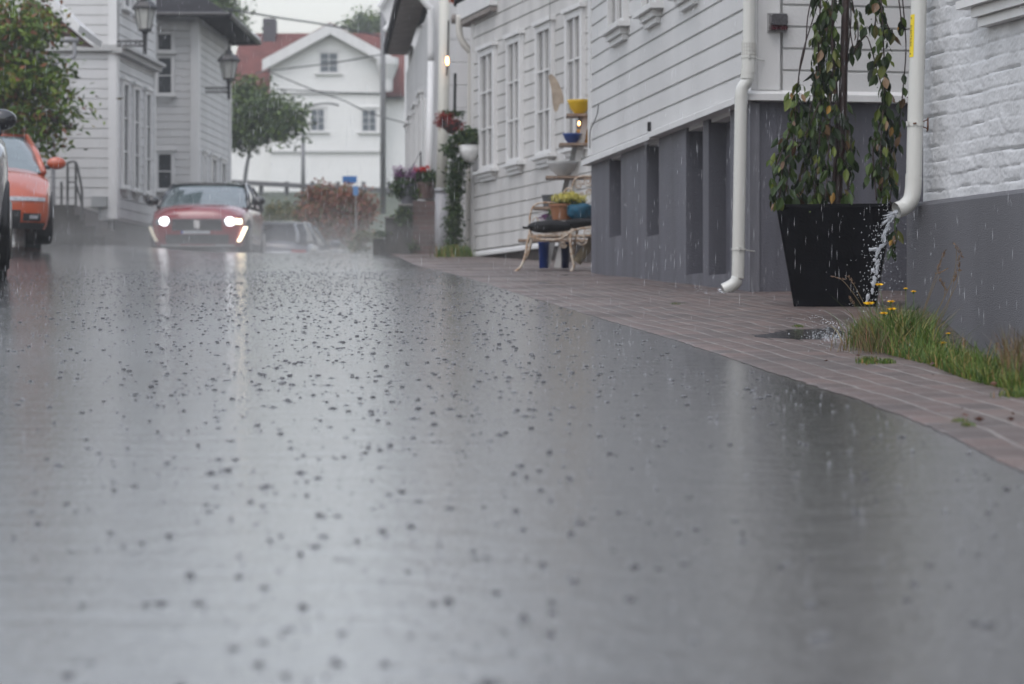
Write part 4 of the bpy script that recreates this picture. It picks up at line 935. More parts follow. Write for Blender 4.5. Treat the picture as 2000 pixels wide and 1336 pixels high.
# dark car at the left edge
prof = [(-2.2, 1.0), (-1.9, 1.18), (-1.0, 1.18), (.3, 1.16), (.9, 1.14), (1.6, 1.05), (2.0, .92), (2.2, .8)]
dc, patch, f = car('parked_car', 'dark car cut off by the left edge, with a black wing mirror', None, 0, 4.4, 1.82, 1.72, M_dkp, M_dkp, prof, (-1.9, 1.1, -1.4, .2, 1.72, .82, .66), extra={'mirror': M_gblk, 'moff': -.06})
for s in (-1, 1): patch('headlight', mat('lamp_clear', (.4, .4, .4)), 1, s * .55, s * .95, .3, .6)
patch('grille', BP, 1, -.45, .45, 0, .5)
dc.location = (-5.02, 19.6, ground(0, 19.6) + .06); dc.rotation_euler = (0, 0, R(-90 + 12.2))
# grey estate seen from behind with silver roof
prof = [(-2.25, .92), (-1.9, 1.0), (-1.0, 1.0), (.3, .98), (.9, .95), (1.6, .86), (2.0, .76), (2.25, .66)]
gc, patch, f = car('estate_car', 'dark grey car with a silver roof seen from behind next to the red hatchback', None, 0, 4.5, 1.8, 1.45, mat('grey_car_paint', (.06, .065, .08), .25, coat=1), M_slp, prof, (-2.1, 1.1, -1.65, .2, 1.45, .80, .62), extra={'glass': mat('dark_car_glass', (.015, .017, .02), .1, spec=.4)})
for s in (-1, 1): patch('tail_light', mat('tail_red', (.32, .015, .012), .2, coat=.6), -1, s * .62, s * .97, .15, .62)
patch('number_plate', mat('plate', (.5, .5, .5)), -1, -.28, .28, -.1, .15); patch('chrome_strip', mat('chrome', (.75, .75, .75)), -1, -.6, .6, .42, .5)
patch('rear_bumper', BP, -1, -.9, .9, -.95, -.7)
gc.location = (P(557, 0, 53).x, 53.0, 1.66); gc.rotation_euler = (0, 0, R(90 - 4))
sc_, patch, f = car('saloon_car', 'silver car mostly hidden behind the dark grey car near the copper bush', None, 0, 4.5, 1.8, 1.4, mat('pale_car_paint', (.50, .49, .45), .25, coat=1), mat('pale_car_paint', (.5, .49, .45)), prof, (-2.0, 1.1, -1.4, .2, 1.4, .80, .62))
for s in (-1, 1): patch('tail_light', mat('tail_red', (.3, .01, .01)), -1, s * .62, s * .97, .15, .55)
sc_.location = (P(622, 0, 57).x, 58.0, 1.35); sc_.rotation_euler = (0, 0, R(90 - 12))

# ---------------------------------------------------------------- brick steps with pots, ivy, hanging baskets
t = thing('brick_steps', P(790, 490, 36.8), 'dark reddish brick entrance steps leading up to the narrow house', 'steps')
Yk = 36.6; zg = ground(-1.5, Yk) - .1
bm = NB()
def bx(px0, px1, pyt, y0, y1): a, b = P(px0, 0, Yk), P(px1, 0, Yk); box(bm, a.x, b.x, y0, y1, zg, P(0, pyt, Yk).z)
bx(806, 853, 392, Yk, Yk + 1.3)
M_stepb = bpy.data.materials.new('step_bricks'); M_stepb.use_nodes = True; tt = M_stepb.node_tree
bt = tt.nodes.new('ShaderNodeTexBrick'); tcn = tt.nodes.new('ShaderNodeTexCoord'); mpn = tt.nodes.new('ShaderNodeMapping'); mpn.inputs['Rotation'].default_value = (R(90), 0, 0)
tt.links.new(tcn.outputs['Object'], mpn.inputs[0]); tt.links.new(mpn.outputs[0], bt.inputs['Vector'])
bt.inputs['Scale'].default_value = 1; bt.inputs['Brick Width'].default_value = .22; bt.inputs['Row Height'].default_value = .075; bt.inputs['Mortar Size'].default_value = .007
bt.inputs['Color1'].default_value = (.075, .026, .020, 1); bt.inputs['Color2'].default_value = (.040, .019, .016, 1); bt.inputs['Mortar'].default_value = (.07, .06, .055, 1)
tt.links.new(bt.outputs[0], tt.nodes['Principled BSDF'].inputs['Base Color']); tt.nodes['Principled BSDF'].inputs['Roughness'].default_value = .4
obj('side_wall', bm, M_stepb, t)
bm = NB(); bx(778, 805.5, 402, Yk + .02, Yk + 1.28); bx(752, 777.5, 427, Yk + .04, Yk + 1.26); bx(728, 751.5, 466, Yk + .06, Yk + 1.24); bx(800, 858, 390, Yk + .3, Yk + 1.28); obj('step', bm, M_stone, t)
bm = NB(); 
for q in ((778, 806, 401), (750, 778, 426)): a, b = P(q[0], 0, Yk), P(q[1], 0, Yk); box(bm, a.x, b.x, Yk - .03, Yk + 1.2, P(0, q[2], Yk).z, P(0, q[2] - 3, Yk).z)
obj('step_edge', bm, mat('pale_stone', (.22, .21, .20), .5), t)
bm = NB(); leafcloud(bm, [(tuple(P(786, 420, Yk - .05)), (16*Yk/S, .06, 18*Yk/S)), (tuple(P(812, 478, Yk - .06)), (14*Yk/S, .05, 7*Yk/S)), (tuple(P(745, 455, Yk - .03)), (10*Yk/S, .05, 9*Yk/S))], 46, 20, .05, .04); tag(obj('trailing_plant', bm, M_ivy), 'dark green plants trailing over the front of the brick steps', 'plant')
# railing on the steps
bm = NB(); Y = 37.9; tube(bm, [P(795, 345, Y), P(822, 296, Y), P(822, 385, Y)], .016, 6); tube(bm, [P(798, 360, Y), P(818, 330, Y)], .012, 6); tag(obj('stair_rail', bm, M_black), 'thin dark handrail beside the white door above the brick steps', 'railing')
def pot(name, c, r0, r1, h, m, label, cat='plant pot', group=None, plant=None, seg=20):
    t = thing(name, c, label, cat, group); bm = NB()
    lathe(bm, c, [(r0, 0), (r0 * 1.02, .01), (r1 * .97, h * .85), (r1 * 1.06, h * .86), (r1 * 1.06, h), (r1 * .92, h), (r1 * .88, h * .9)], seg); obj('pot', bm, m, t, True, 50)
    if plant:
        for nm, mm_, ells, nc, nl, sz, sp in plant:
            bm = NB(); leafcloud(bm, ells, nc, nl, sz, sp); obj(nm, bm, mm_, t)
    return t
k = Yk / S
M_purple = leafmat('heather_blooms', [(0, (.10, .03, .10)), (.6, (.20, .07, .20)), (1, (.28, .14, .27))])
M_redfl = leafmat('geranium_blooms', [(0, (.35, .01, .012)), (1, (.55, .03, .02))])
M_crim = leafmat('crimson_leaves', [(0, (.16, .008, .012)), (.6, (.30, .02, .025)), (1, (.16, .07, .02))])
pt = pot('heather_pot', P(797, 402, Yk + .3), .10, .14, .33, M_greydk, 'grey pot of purple heather on the lower side of the brick steps', plant=[
    ('foliage', M_ivy, [(tuple(P(795, 362, Yk + .3)), (29*k, .2, 28*k))], 75, 28, .05, .05)])
bm = NB()
for i in range(110):
    a = P(random.uniform(768, 826), random.uniform(345, 355), Yk + .3 + random.uniform(-.15, .15)); tp = a + Vector((random.gauss(0, .02), random.gauss(0, .02), random.uniform(.08, .24)))
    for j in range(16): leaf(bm, a.lerp(tp, j / 16), .028)
obj('flowers', bm, M_purple, pt)
pot('geranium_pot', P(832, 389, Yk + .3), .11, .165, .25, mat('brown_pot', (.13, .085, .075), .5, var=.3), 'brown pot of red geraniums on top of the brick steps', plant=[
    ('foliage', M_ivy, [(tuple(P(832, 350, Yk + .3)), (24*k, .16, 14*k))], 60, 26, .06, .04), ('flowers', M_redfl, [(tuple(P(820, 331, Yk + .25)), (10*k, .06, 5*k)), (tuple(P(831, 328, Yk + .25)), (9*k, .05, 5*k))], 24, 20, .03, .02)])
# hanging crimson basket
t = thing('hanging_basket', P(879, 262, 34.8), 'hanging basket of dark crimson foliage on a black rod', 'hanging basket')
k = 34.8 / S; bm = NB(); leafcloud(bm, [(tuple(P(872, 236, 34.8)), (20*k, .15, 15*k)), (tuple(P(890, 246, 34.8)), (16*k, .14, 16*k)), (tuple(P(866, 229, 34.8)), (14*k, .1, 8*k))], 90, 26, .035, .03); obj('foliage', bm, M_crim, t)
bm = NB(); leafcloud(bm, [(tuple(P(884, 222, 34.8)), (18*k, .12, 5*k))], 24, 22, .035, .03); obj('green_tops', bm, M_ivy, t)
bm = NB(); lathe(bm, P(882, 258, 34.8), [(.05, -.02), (.12, .06), (.15, .16)], 14); obj('basket', bm, M_bark, t)
bm = NB(); tube(bm, [P(889, 143, 34.8), P(888, 225, 34.8)], .022, 8); obj('rod', bm, M_black, t)
# white bowl with ivy
t = thing('hanging_bowl', P(919, 318, 33.6), 'white round hanging bowl with trailing green ivy on the house corner', 'hanging bowl'); k = 33.6 / S
bm = NB(); lathe(bm, P(918, 318, 33.6), [(.01, 0), (8*k, 2*k), (16*k, 9*k), (21*k, 20*k), (22.5*k, 34*k), (21*k, 34*k), (19*k, 30*k)], 24); obj('bowl', bm, mat('white_bowl', (.62, .62, .60), .3), t, True)
bm = NB(); leafcloud(bm, [(tuple(P(918, 268, 33.6)), (24*k, .16, 16*k)), (tuple(P(880, 290, 33.6)), (12*k, .1, 20*k)), (tuple(P(893, 272, 33.6)), (15*k, .1, 12*k)), (tuple(P(900, 320, 33.6)), (18*k, .1, 12*k)), (tuple(P(888, 312, 33.6)), (10*k, .08, 10*k))], 120, 22, .055, .035); obj('ivy', bm, M_ivy, t)
# ivy column and tall plant
Yi = 33.9; k = Yi / S
t = thing('climbing_plant', P(888, 510, Yi), 'narrow column of climbing green ivy between the cream pipe and the downpipe', 'climbing plant')
bm = NB(); leafcloud(bm, [(tuple(P(889, 345, Yi)), (16*k, .14, 22*k)), (tuple(P(888, 375, Yi)), (13*k, .12, 18*k)), (tuple(P(888, 420, Yi)), (12*k, .12, 40*k)), (tuple(P(888, 465, Yi)), (13*k, .12, 38*k)), (tuple(P(878, 430, Yi)), (7*k, .08, 12*k))], 190, 26, .05, .035); obj('foliage', bm, M_ivy, t)
bm = NB(); tube(bm, bez([P(890, 512, Yi), P(886, 440, Yi), P(890, 380, Yi), P(888, 330, Yi)], 4), .02, 6); obj('stem', bm, M_bark, t)
def blades(bm, n, fx, h0, h1, w=.006, lean=.35):
    for _ in range(n):
        b = fx(); hh = random.uniform(h0, h1); ang = random.uniform(0, 2 * math.pi); l = random.uniform(.1, 1) * lean * hh
        d_ = Vector((math.cos(ang), math.sin(ang), 0)); sd = Vector((-d_.y, d_.x, 0)) if random.random() < .5 else Vector((1, 0, 0)); ww = w * random.uniform(.6, 1.3)
        p1 = b + d_ * l * .3 + Vector((0, 0, hh * .55)); p2 = b + d_ * l + Vector((0, 0, hh))
        v = [bm.verts.new(q) for q in (b - sd * ww / 2, b + sd * ww / 2, p1 + sd * ww * .4, p1 - sd * ww * .4, p2)]
        bm.faces.new((v[0], v[1], v[2], v[3])); bm.faces.new((v[3], v[2], v[4]))
M_grass = leafmat('grass_blades', [(0, (.020, .046, .006)), (.5, (.052, .105, .010)), (.84, (.11, .145, .02)), (.92, (.27, .20, .07)), (1, (.20, .08, .03))])
bm = NB(); blades(bm, 900, lambda: (lambda p: Vector((p.x, p.y, ground(p.x, p.y))))(P(random.gauss(888, 14), 500, Yi - .3 + random.gauss(0, .1))), .05, .2, .012)
tag(obj('grass_tuft', bm, M_grass), 'bright green grass at the foot of the climbing ivy', 'grass', kind='stuff')
# yellowish ground flowers near the kerb end
bm = NB(); leafcloud(bm, [(tuple(P(715, 462, 44)), (26*44/S, .3, 10*44/S)), (tuple(P(700, 482, 44)), (20*44/S, .3, 8*44/S))], 50, 24, .06, .05)
tag(obj('flower_border', bm, M_yewbush), 'low planting with yellow flowers at the end of the kerb', 'flower bed', kind='stuff')
# small warm bulbs
M_bulb = mat('glowing_bulb', (1, .7, .4), .3, emit=(1, .42, .12), estr=22)
t = thing('lantern_bulb', P(873, 121, 36), 'glowing orange bulb on a black hanging rod beside the cream pipe', 'lamp')
bm = NB(); bmesh.ops.create_uvsphere(bm, u_segments=12, v_segments=8, radius=1, matrix=Matrix.Translation(P(873.5, 119, 36)) @ Matrix.Diagonal((.024, .024, .065, 1))); obj('bulb', bm, M_bulb, t, True)
bm = NB(); tube(bm, [P(876, 40, 36), P(874.5, 108, 36)], .014, 6); tube(bm, [P(873.5, 129, 36), P(872.5, 148, 36)], .016, 6); obj('rod', bm, M_black, t)
# red flower hanging at the top
bm = NB(); leafcloud(bm, [(tuple(P(886, -1, 35)), (8*35/S, .06, 5*35/S))], 20, 20, .03, .02); tag(obj('trailing_flowers', bm, leafmat('orange_red_flowers', [(0, (.3, .04, .01)), (1, (.5, .10, .04))])), 'orange red flowers hanging high up between the two house eaves', 'flowers')

# ---------------------------------------------------------------- garden bench, ladder shelf and their pots
Yb = 24.2; k = Yb / S
M_iron = mat('cream_iron', (.55, .50, .42), .45, var=.35, vscale=30, col2=(.30, .17, .09))
M_iron2 = mat('cream_iron', (.5, .5, .5))
def Q(px, py, dy=0): return P(px, py, Yb + dy)
t = thing('garden_bench', (Q(1070, 0).x, Yb, ground(.4, Yb)), 'ornate cream wrought iron bench with curved legs at the corner of the grey plinth', 'bench')
def scroll(c, r, turns=1.6, d=1, n=26, ph=0):
    return [c + Vector((math.cos(ph + d * 2 * math.pi * turns * i / n) * r * (1 - .8 * i / n), 0, math.sin(ph + d * 2 * math.pi * turns * i / n) * r * (1 - .8 * i / n))) for i in range(n + 1)]
for pts in ([(1035, 455, 0), (1030, 475, 0), (1027, 495, 0), (1018, 520, 0), (1003, 533, 0)], [(1118, 447, 0), (1114, 470, 0), (1117, 500, 0), (1120, 520, 0), (1113, 534, 0)],
            [(1040, 455, .5), (1037, 475, .5), (1030, 498, .5), (1024, 505, .5)], [(1128, 447, .3), (1124, 470, .3), (1119, 500, .3), (1122, 520, .3)], [(1165, 447, .2), (1160, 480, .2), (1166, 530, .2)]):
    bm = NB(); tube(bm, bez([Q(a, b, d_) for a, b, d_ in pts], 5), .014, 8); obj('leg', bm, M_iron, t, True)
bm = NB(); tube(bm, bez([Q(1032, 462), Q(1060, 468), Q(1095, 466), Q(1120, 450), Q(1160, 443)], 5), .012, 6); tube(bm, [Q(1034, 455), Q(1034, 450, .5), Q(1120, 446, .6), Q(1165, 440, .5)], .012, 6)
for i in range(18): a = Q(1036 + i * 5, 458 - i * .5); tube(bm, [a, a + Vector((0, 0, -.05))], .006, 4)
tube(bm, scroll(Q(1105, 462), .05), .007, 5); tube(bm, scroll(Q(1135, 468), .06, d=-1), .007, 5); tube(bm, scroll(Q(1100, 478), .035, d=-1), .006, 5); tube(bm, scroll(Q(1148, 455), .05), .007, 5)
obj('seat_frame', bm, M_iron, t, True)
bm = NB(); box(bm, Q(1036, 0).x, Q(1175, 0).x, Yb - .0, Yb + .42, Q(0, 462).z, Q(0, 458).z); obj('seat', bm, M_iron, t)
bm = NB(); tube(bm, bez([Q(1036, 455, .45), Q(1035, 425, .45), Q(1042, 403, .45), Q(1060, 396, .45), Q(1090, 397, .45)], 6), .011, 6)
tube(bm, bez([Q(1040, 432, .45), Q(1046, 424, .45), Q(1052, 432, .45)], 4), .007, 5)
obj('armrest', bm, M_iron, t, True)
bm = NB()
tube(bm, bez([Q(1100, 395, .48), Q(1102, 375, .48), Q(1110, 368, .48), Q(1118, 374, .48), Q(1116, 395, .48)], 5), .010, 6); tube(bm, bez([Q(1112, 385, .48), Q(1122, 352, .48), Q(1138, 344, .48), Q(1150, 344, .48), Q(1175, 340, .48)], 5), .010, 6)
for c_, r_, d_ in ((Q(1130, 362, .48), .045, 1), (Q(1148, 355, .48), .05, -1), (Q(1137, 380, .48), .03, -1), (Q(1150, 376, .48), .035, 1), (Q(1110, 380, .48), .025, 1)): tube(bm, scroll(c_, r_, d=d_), .007, 5)
obj('backrest', bm, M_iron, t, True)
bm = NB(); bmesh.ops.create_uvsphere(bm, u_segments=24, v_segments=12, radius=1, matrix=Matrix.Translation(Q(1075, 443, .2)) @ Matrix.Diagonal((46*k, .23, 13*k, 1)))
for v in bm.verts: v.co += Vector((0, 0, .012 * noise.noise(v.co * 9)))
tube(bm, [Q(1036, 446, .1), Q(1022, 444, .0)], .012, 6)
tag(obj('seat_cushion', bm, mat('black_fabric', (.005, .005, .006), .9, bump=.5, bscale=80), smooth=True), 'soggy black cushion lying on the cream bench seat', 'cushion')
bm = NB(); bmesh.ops.create_uvsphere(bm, u_segments=20, v_segments=10, radius=1, matrix=Matrix.Translation(Q(1135, 436, .22)) @ Matrix.Diagonal((34*k, .2, 11*k, 1)))
tag(obj('seat_cushion', bm, mat('black_fabric', (.01, .01, .01)), smooth=True), 'black cushion behind, under the blue throw, at the plinth corner', 'cushion')
M_teal = mat('teal_fabric', (.004, .085, .15), .7, var=.5, vscale=20, bump=.5, bscale=60)
bm = NB(); bmesh.ops.create_icosphere(bm, subdivisions=4, radius=1, matrix=Matrix.Translation(Q(1133, 415, .25)) @ Matrix.Diagonal((27*k, .16, 20*k, 1)))
for v in bm.verts: v.co += v.co.normalized() * 0 + Vector((noise.noise(v.co * 8), noise.noise(v.co * 8 + Vector((5, 0, 0))), noise.noise(v.co * 8 + Vector((0, 5, 0))))) * .05
tag(obj('blanket', bm, M_teal, smooth=True), 'crumpled teal blue throw on the bench beside the yellow flowers', 'blanket')
# ladder shelf
M_shelf = mat('ladder_white', (.52, .51, .49), .5, var=.2, vscale=8, streak=1); M_plank = mat('shelf_wood', (.30, .21, .15), .5, var=.35, vscale=10)
Yl = 25.6
def QL(px, py, dy=0): return P(px, py, Yl + dy)
t = thing('ladder_shelf', QL(1110, 525), 'white stepladder used as a plant shelf beside the corner of the grey plinth', 'ladder')
def bar(bm, a, b, w_, th): 
    d_ = (b - a).normalized(); s_ = Vector((1, 0, 0)); s_ = (s_ - d_ * s_.dot(d_)).normalized(); n_ = d_.cross(s_)
    hexa(bm, [a + s_*w_ + n_*th, a - s_*w_ + n_*th, a - s_*w_ - n_*th, a + s_*w_ - n_*th, b + s_*w_ + n_*th, b - s_*w_ + n_*th, b - s_*w_ - n_*th, b + s_*w_ - n_*th])
bm = NB(); bar(bm, QL(1157, 165), QL(1088, 523), .032, .015); obj('rail', rec(bm), M_shelf, t)
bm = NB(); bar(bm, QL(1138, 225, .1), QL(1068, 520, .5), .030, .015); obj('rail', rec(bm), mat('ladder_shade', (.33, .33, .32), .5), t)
bm = NB(); bar(bm, QL(1175, 180, .0), QL(1175, 500, .3), .03, .015); obj('rail', rec(bm), M_shelf, t)
for x0, x1, y in ((1106, 1165, 226), (1092, 1165, 283), (1066, 1165, 347), (1042, 1165, 407), (1012, 1165, 470)):
    bm = NB(); a, b = QL(x0, y), QL(x1, y); box(bm, a.x, b.x, Yl - .12, Yl + .2, a.z - .012, a.z + .012); obj('shelf', bm, M_plank, t)
kl = Yl / S
def bowl(px, yt, yb, r_top, r_bot, m, label, name='bowl', dy=0, seg=24):
    hh = (yb - yt) * kl; bm = NB(); c = QL(px, yb, dy)
    lathe(bm, c, [(r_bot*kl, 0), (r_bot*kl*1.15, hh*.08), ((r_bot*.42+r_top*.58)*kl, hh*.42), (r_top*.88*kl, hh*.8), (r_top*kl, hh), (r_top*kl*.95, hh), (r_top*kl*.85, hh*.75), (r_bot*kl*.8, hh*.2)], seg)
    return tag(obj(name, bm, m, smooth=True), label, name.split('_')[-1], 'bowls on the ladder shelf')
bowl(1132, 196, 223, 25, 10, mat('yellow_enamel', (.72, .45, .01), .3), 'bright yellow bowl on the top shelf of the ladder')
bowl(1117, 261, 282, 19, 6, mat('blue_enamel', (.012, .045, .20), .3), 'dark blue bowl on the second shelf of the ladder', dy=-.02)
bowl(1098, 316, 345, 32, 10, mat('grey_enamel', (.45, .45, .44), .35), 'wide pale grey bowl on the middle shelf of the ladder')
bowl(1142, 253, 281, 17, 11, mat('orange_terracotta', (.55, .26, .05), .5), 'orange pot on the second shelf behind the ladder rail', 'plant_pot', .1)
pot('square_planter', QL(1074, 405), .07, .085, .13, mat('dark_grey_pot', (.07, .075, .08), .5), 'small dark grey pot on the fourth shelf of the ladder')
bm = NB(); lathe(bm, QL(1115, 320), [(7*kl, 0), (8*kl, 3*kl), (6*kl, 5*kl)], 12); tag(obj('lid', bm, mat('blue_plastic', (.01, .16, .42), .4), smooth=True), 'small bright blue lid in the pale grey bowl', 'lid')
t = thing('glowing_bulb', QL(1131, 243), 'tiny warm glowing bulb below the yellow bowl', 'lamp'); bm = NB(); bmesh.ops.create_uvsphere(bm, u_segments=10, v_segments=8, radius=1, matrix=Matrix.Translation(QL(1131, 241, -.16)) @ Matrix.Diagonal((.012, .012, .022, 1))); obj('bulb', bm, M_bulb, t, True)
bm = NB(); tube(bm, [QL(1131, 236, -.16), QL(1131, 228, -.16)], .007, 6); obj('socket', bm, M_black, t)
# tan wooden bird ornament
bm = NB(); prof_ = bez([Q(1071, 148, 1.0), Q(1078, 145, 1.0), Q(1090, 160, 1.0), Q(1099, 182, 1.0), Q(1101, 200, 1.0), Q(1094, 203, 1.0), Q(1089, 216, 1.0), Q(1083, 217, 1.0), Q(1079, 198, 1.0), Q(1077, 175, 1.0)], 3)
fr = [bm.verts.new(p) for p in prof_]; bk = [bm.verts.new(p + Vector((0, .03, 0))) for p in prof_]; bm.faces.new(fr); bm.faces.new(bk[::-1]); n = len(fr)
for i in range(n): bm.faces.new((fr[i], bk[i], bk[(i+1)%n], fr[(i+1)%n]))
t = thing('wooden_ornament', Q(1086, 180, 1.0), 'tan wooden leaf shaped ornament hanging in front of the windows', 'ornament'); obj('board', rec(bm), mat('tan_wood', (.42, .34, .26), .6, var=.3, vscale=12), t)
bm = NB(); tube(bm, [Q(1074, 147, 1.0), Q(1074, -40, 1.0)], .002, 4); obj('string', bm, M_black, t)
pot('flower_pot', Q(1098, 430, .3), .10, .13, .16, mat('terracotta', (.26, .11, .05), .5), 'terracotta pot of small yellow flowers on the bench', plant=[
    ('foliage', M_ivy, [(tuple(Q(1112, 402, .3)), (34*k, .14, 13*k))], 60, 26, .03, .03), ('flowers', leafmat('yellow_blooms', [(0, (.30, .28, .03)), (.6, (.55, .48, .08)), (1, (.6, .55, .25))]), [(tuple(Q(1112, 387, .3)), (33*k, .13, 9*k))], 90, 26, .022, .02)])
pot('small_flower_pot', Q(1078, 436, .35), .05, .06, .06, mat('dark_grey_pot', (.07, .07, .08)), 'tiny pot with green leaves next to the black cushion', plant=[('foliage', M_ivy, [(tuple(Q(1080, 416, .35)), (8*k, .05, 9*k))], 12, 16, .03, .02)])
bm = NB(); leafcloud(bm, [(tuple(Q(1068, 424, .4)), (8*k, .05, 5*k))], 16, 18, .025, .02); tag(obj('pansy_flowers', bm, M_purple), 'little clump of purple pansies above the black cushion', 'flowers')
for px, w0, lab in ((1062, 11, 'blue plastic bucket under the left part of the bench'), (1104, 9, 'darker blue bucket under the bench behind the ladder foot')):
    bm = NB(); lathe(bm, Q(px, 524, .5), [(w0*k*.8, 0), (w0*k, 52*k), (w0*k*1.08, 52*k), (w0*k*1.08, 49*k)], 20); tag(obj('bucket', bm, mat('bucket_blue' if px < 1100 else 'bucket_navy', (.008, .05, .30) if px < 1100 else (.006, .012, .06), .35), smooth=True), lab, 'bucket', 'buckets under the bench')
bm = NB(); tube(bm, [Q(1126, 512, .25), Q(1158, 468, .25)], .05, 14); tag(obj('log', bm, mat('pale_log', (.30, .24, .15), .6, var=.5, vscale=14)), 'pale log leaning under the bench by the plinth corner', 'log')
# thin cable on the wall
bm = NB(); F = F1; s = F.s(1178); tube(bm, bez([F.p(F.s(1179), .05, F.z(1179, 204)), F.p(F.s(1177), .05, F.z(1177, 222)), F.p(F.s(1170), .05, F.z(1170, 240)), F.p(F.s(1162), .045, F.z(1162, 256)), F.p(F.s(1161), .045, F.z(1161, 290))], 5), .005, 5); obj('cable', bm, M_black, h1)

# ---------------------------------------------------------------- planter and weeping tree
YT = 14.0
def T(px, py, dy=0): return P(px, py, YT + dy)
t = thing('planter', T(1635, 612, .35), 'big black tapered square planter between the two downpipes', 'planter')
kt = YT / S; cx_ = T(1647, 0).x; cy_ = YT + .34; zb_ = T(0, 614).z - .02; zt_ = T(0, 398).z
def sqring(bm, hw, z, r=.02):
    out = []
    for sx, sy, a0_ in ((1, 1, 0), (-1, 1, 90), (-1, -1, 180), (1, -1, 270)):
        for i in range(4):
            a = R(a0_ + i * 30); ex, ey = sx * (hw - r) + math.cos(a) * r, sy * (hw - r) + math.sin(a) * r; ca, sa = math.cos(-.155), math.sin(-.155); out.append(bm.verts.new((cx_ + ex * ca - ey * sa, cy_ + ex * sa + ey * ca, z)))
    return out
bm = NB(); lv = [(.226, zb_), (.335, zt_ - .02), (.338, zt_ - .018), (.338, zt_), (.325, zt_), (.318, zt_ - .05)]
rg = [sqring(bm, a, z) for a, z in lv]
for i in range(len(rg) - 1):
    for j in range(16): bm.faces.new((rg[i][j], rg[i][(j+1)%16], rg[i+1][(j+1)%16], rg[i+1][j]))
bm.faces.new(rg[0][::-1])
obj('pot', rec(bm), mat('black_planter', (.002, .002, .004), .45, spec=.12, var=.5, vscale=10, streak=1, bump=.1, bscale=60), t, True, 40)
bm = NB(); r_ = sqring(bm, .318, zt_ - .05); bm.faces.new(r_); obj('soil', bm, mat('soil', (.02, .014, .01), .8, bump=.8, bscale=60), t)
t = thing('weeping_tree', (T(1645, 0).x, cy_, zt_ - .04), 'weeping small tree with drooping green and yellowing leaves in the black planter', 'tree')
bm = NB(); yy_ = .30
yy_ = .15
trunk = bez([T(1633, 415, yy_), T(1641, 300, yy_), T(1645, 230, yy_), T(1648, 120, yy_), T(1652, 0, yy_), T(1656, -140, yy_), T(1650, -300, yy_)], 5)
tube(bm, trunk, [.031 - .0004 * i for i in range(len(trunk))], 10)
tube(bm, bez([T(1622, 415, yy_), T(1630, 330, yy_ - .03), T(1634, 200, yy_ - .03), T(1626, 80, yy_ - .04), T(1630, -60, yy_)], 5), .011, 8)
twigs = [ # pixel polylines of the hanging shoots: (points, dy, leaf from px y, density)
 ([(1650, -120), (1610, -80), (1580, 20), (1573, 90), (1560, 150), (1553, 230), (1548, 290), (1538, 350), (1530, 395)], .05, 140, 1.0, 15),
 ([(1650, -120), (1618, -60), (1590, 30), (1566, 110), (1556, 180), (1540, 260), (1515, 330), (1508, 392)], .12, 170, 1.1, 16),
 ([(1650, -140), (1620, -100), (1605, -20), (1600, 60), (1598, 130), (1602, 200), (1600, 280), (1590, 392)], .1, -50, 1.6, 17),
 ([(1650, -100), (1625, -40), (1610, 40), (1615, 120), (1606, 180), (1590, 250), (1575, 320), (1560, 395)], .2, 0, 1.4, 17),
 ([(1650, -160), (1640, -60), (1625, 30), (1627, 120), (1622, 220), (1618, 300), (1612, 392)], .02, 0, 1.6, 15),
 ([(1650, -100), (1655, -40), (1662, 30), (1655, 110), (1648, 200), (1660, 260), (1665, 330)], .2, 190, .7, 14),
 ([(1652, -60), (1665, 88), (1690, 70), (1702, 95), (1712, 135), (1722, 170), (1728, 215), (1730, 300), (1718, 392)], .12, 90, .8, 12),
 ([(1655, -120), (1700, -90), (1718, -20), (1724, 50), (1727, 130), (1726, 200), (1720, 290), (1725, 392)], .0, -10, 1.0, 12),
 ([(1655, -120), (1690, -100), (1704, -30), (1710, 40), (1700, 60)], .1, -30, 1.2, 10),
 ([(1655, -120), (1700, -80), (1720, 10), (1738, 60), (1742, 60)], .05, 20, .6, 10),
 ([(1655, -140), (1730, -110), (1752, -20), (1760, 40), (1758, 60)], .0, 20, .25, 5),
 ([(1655, -140), (1740, -110), (1768, 60), (1764, 170), (1756, 240), (1745, 330), (1738, 395)], .08, 150, .6, 10),
 ([(1648, 215), (1640, 260), (1655, 290), (1655, 340)], .12, 200, 1.4, 14),
 ([(1600, 200), (1570, 270), (1545, 300), (1530, 320), (1522, 392)], .0, 220, 1.4, 18),
 ([(1725, 200), (1740, 260), (1735, 330), (1732, 392)], .05, 210, 1.3, 14),
 ([(1728, 215), (1715, 250), (1705, 300), (1712, 392)], .05, 230, .9, 13),
 ([(1640, 300), (1660, 340), (1650, 395)], .05, 300, 1.0, 14),
 ([(1650, -100), (1632, 0), (1610, 60), (1600, 120), (1592, 180), (1580, 240), (1592, 392)], .22, -30, 1.3, 18),
 ([(1650, -60), (1668, 20), (1676, 70), (1662, 120)], .2, -10, .7, 14),
 ([(1738, 392), (1745, 420), (1748, 455), (1742, 490)], -.1, 425, .9, 7),
]
lb = NB(); bb_ = NB()
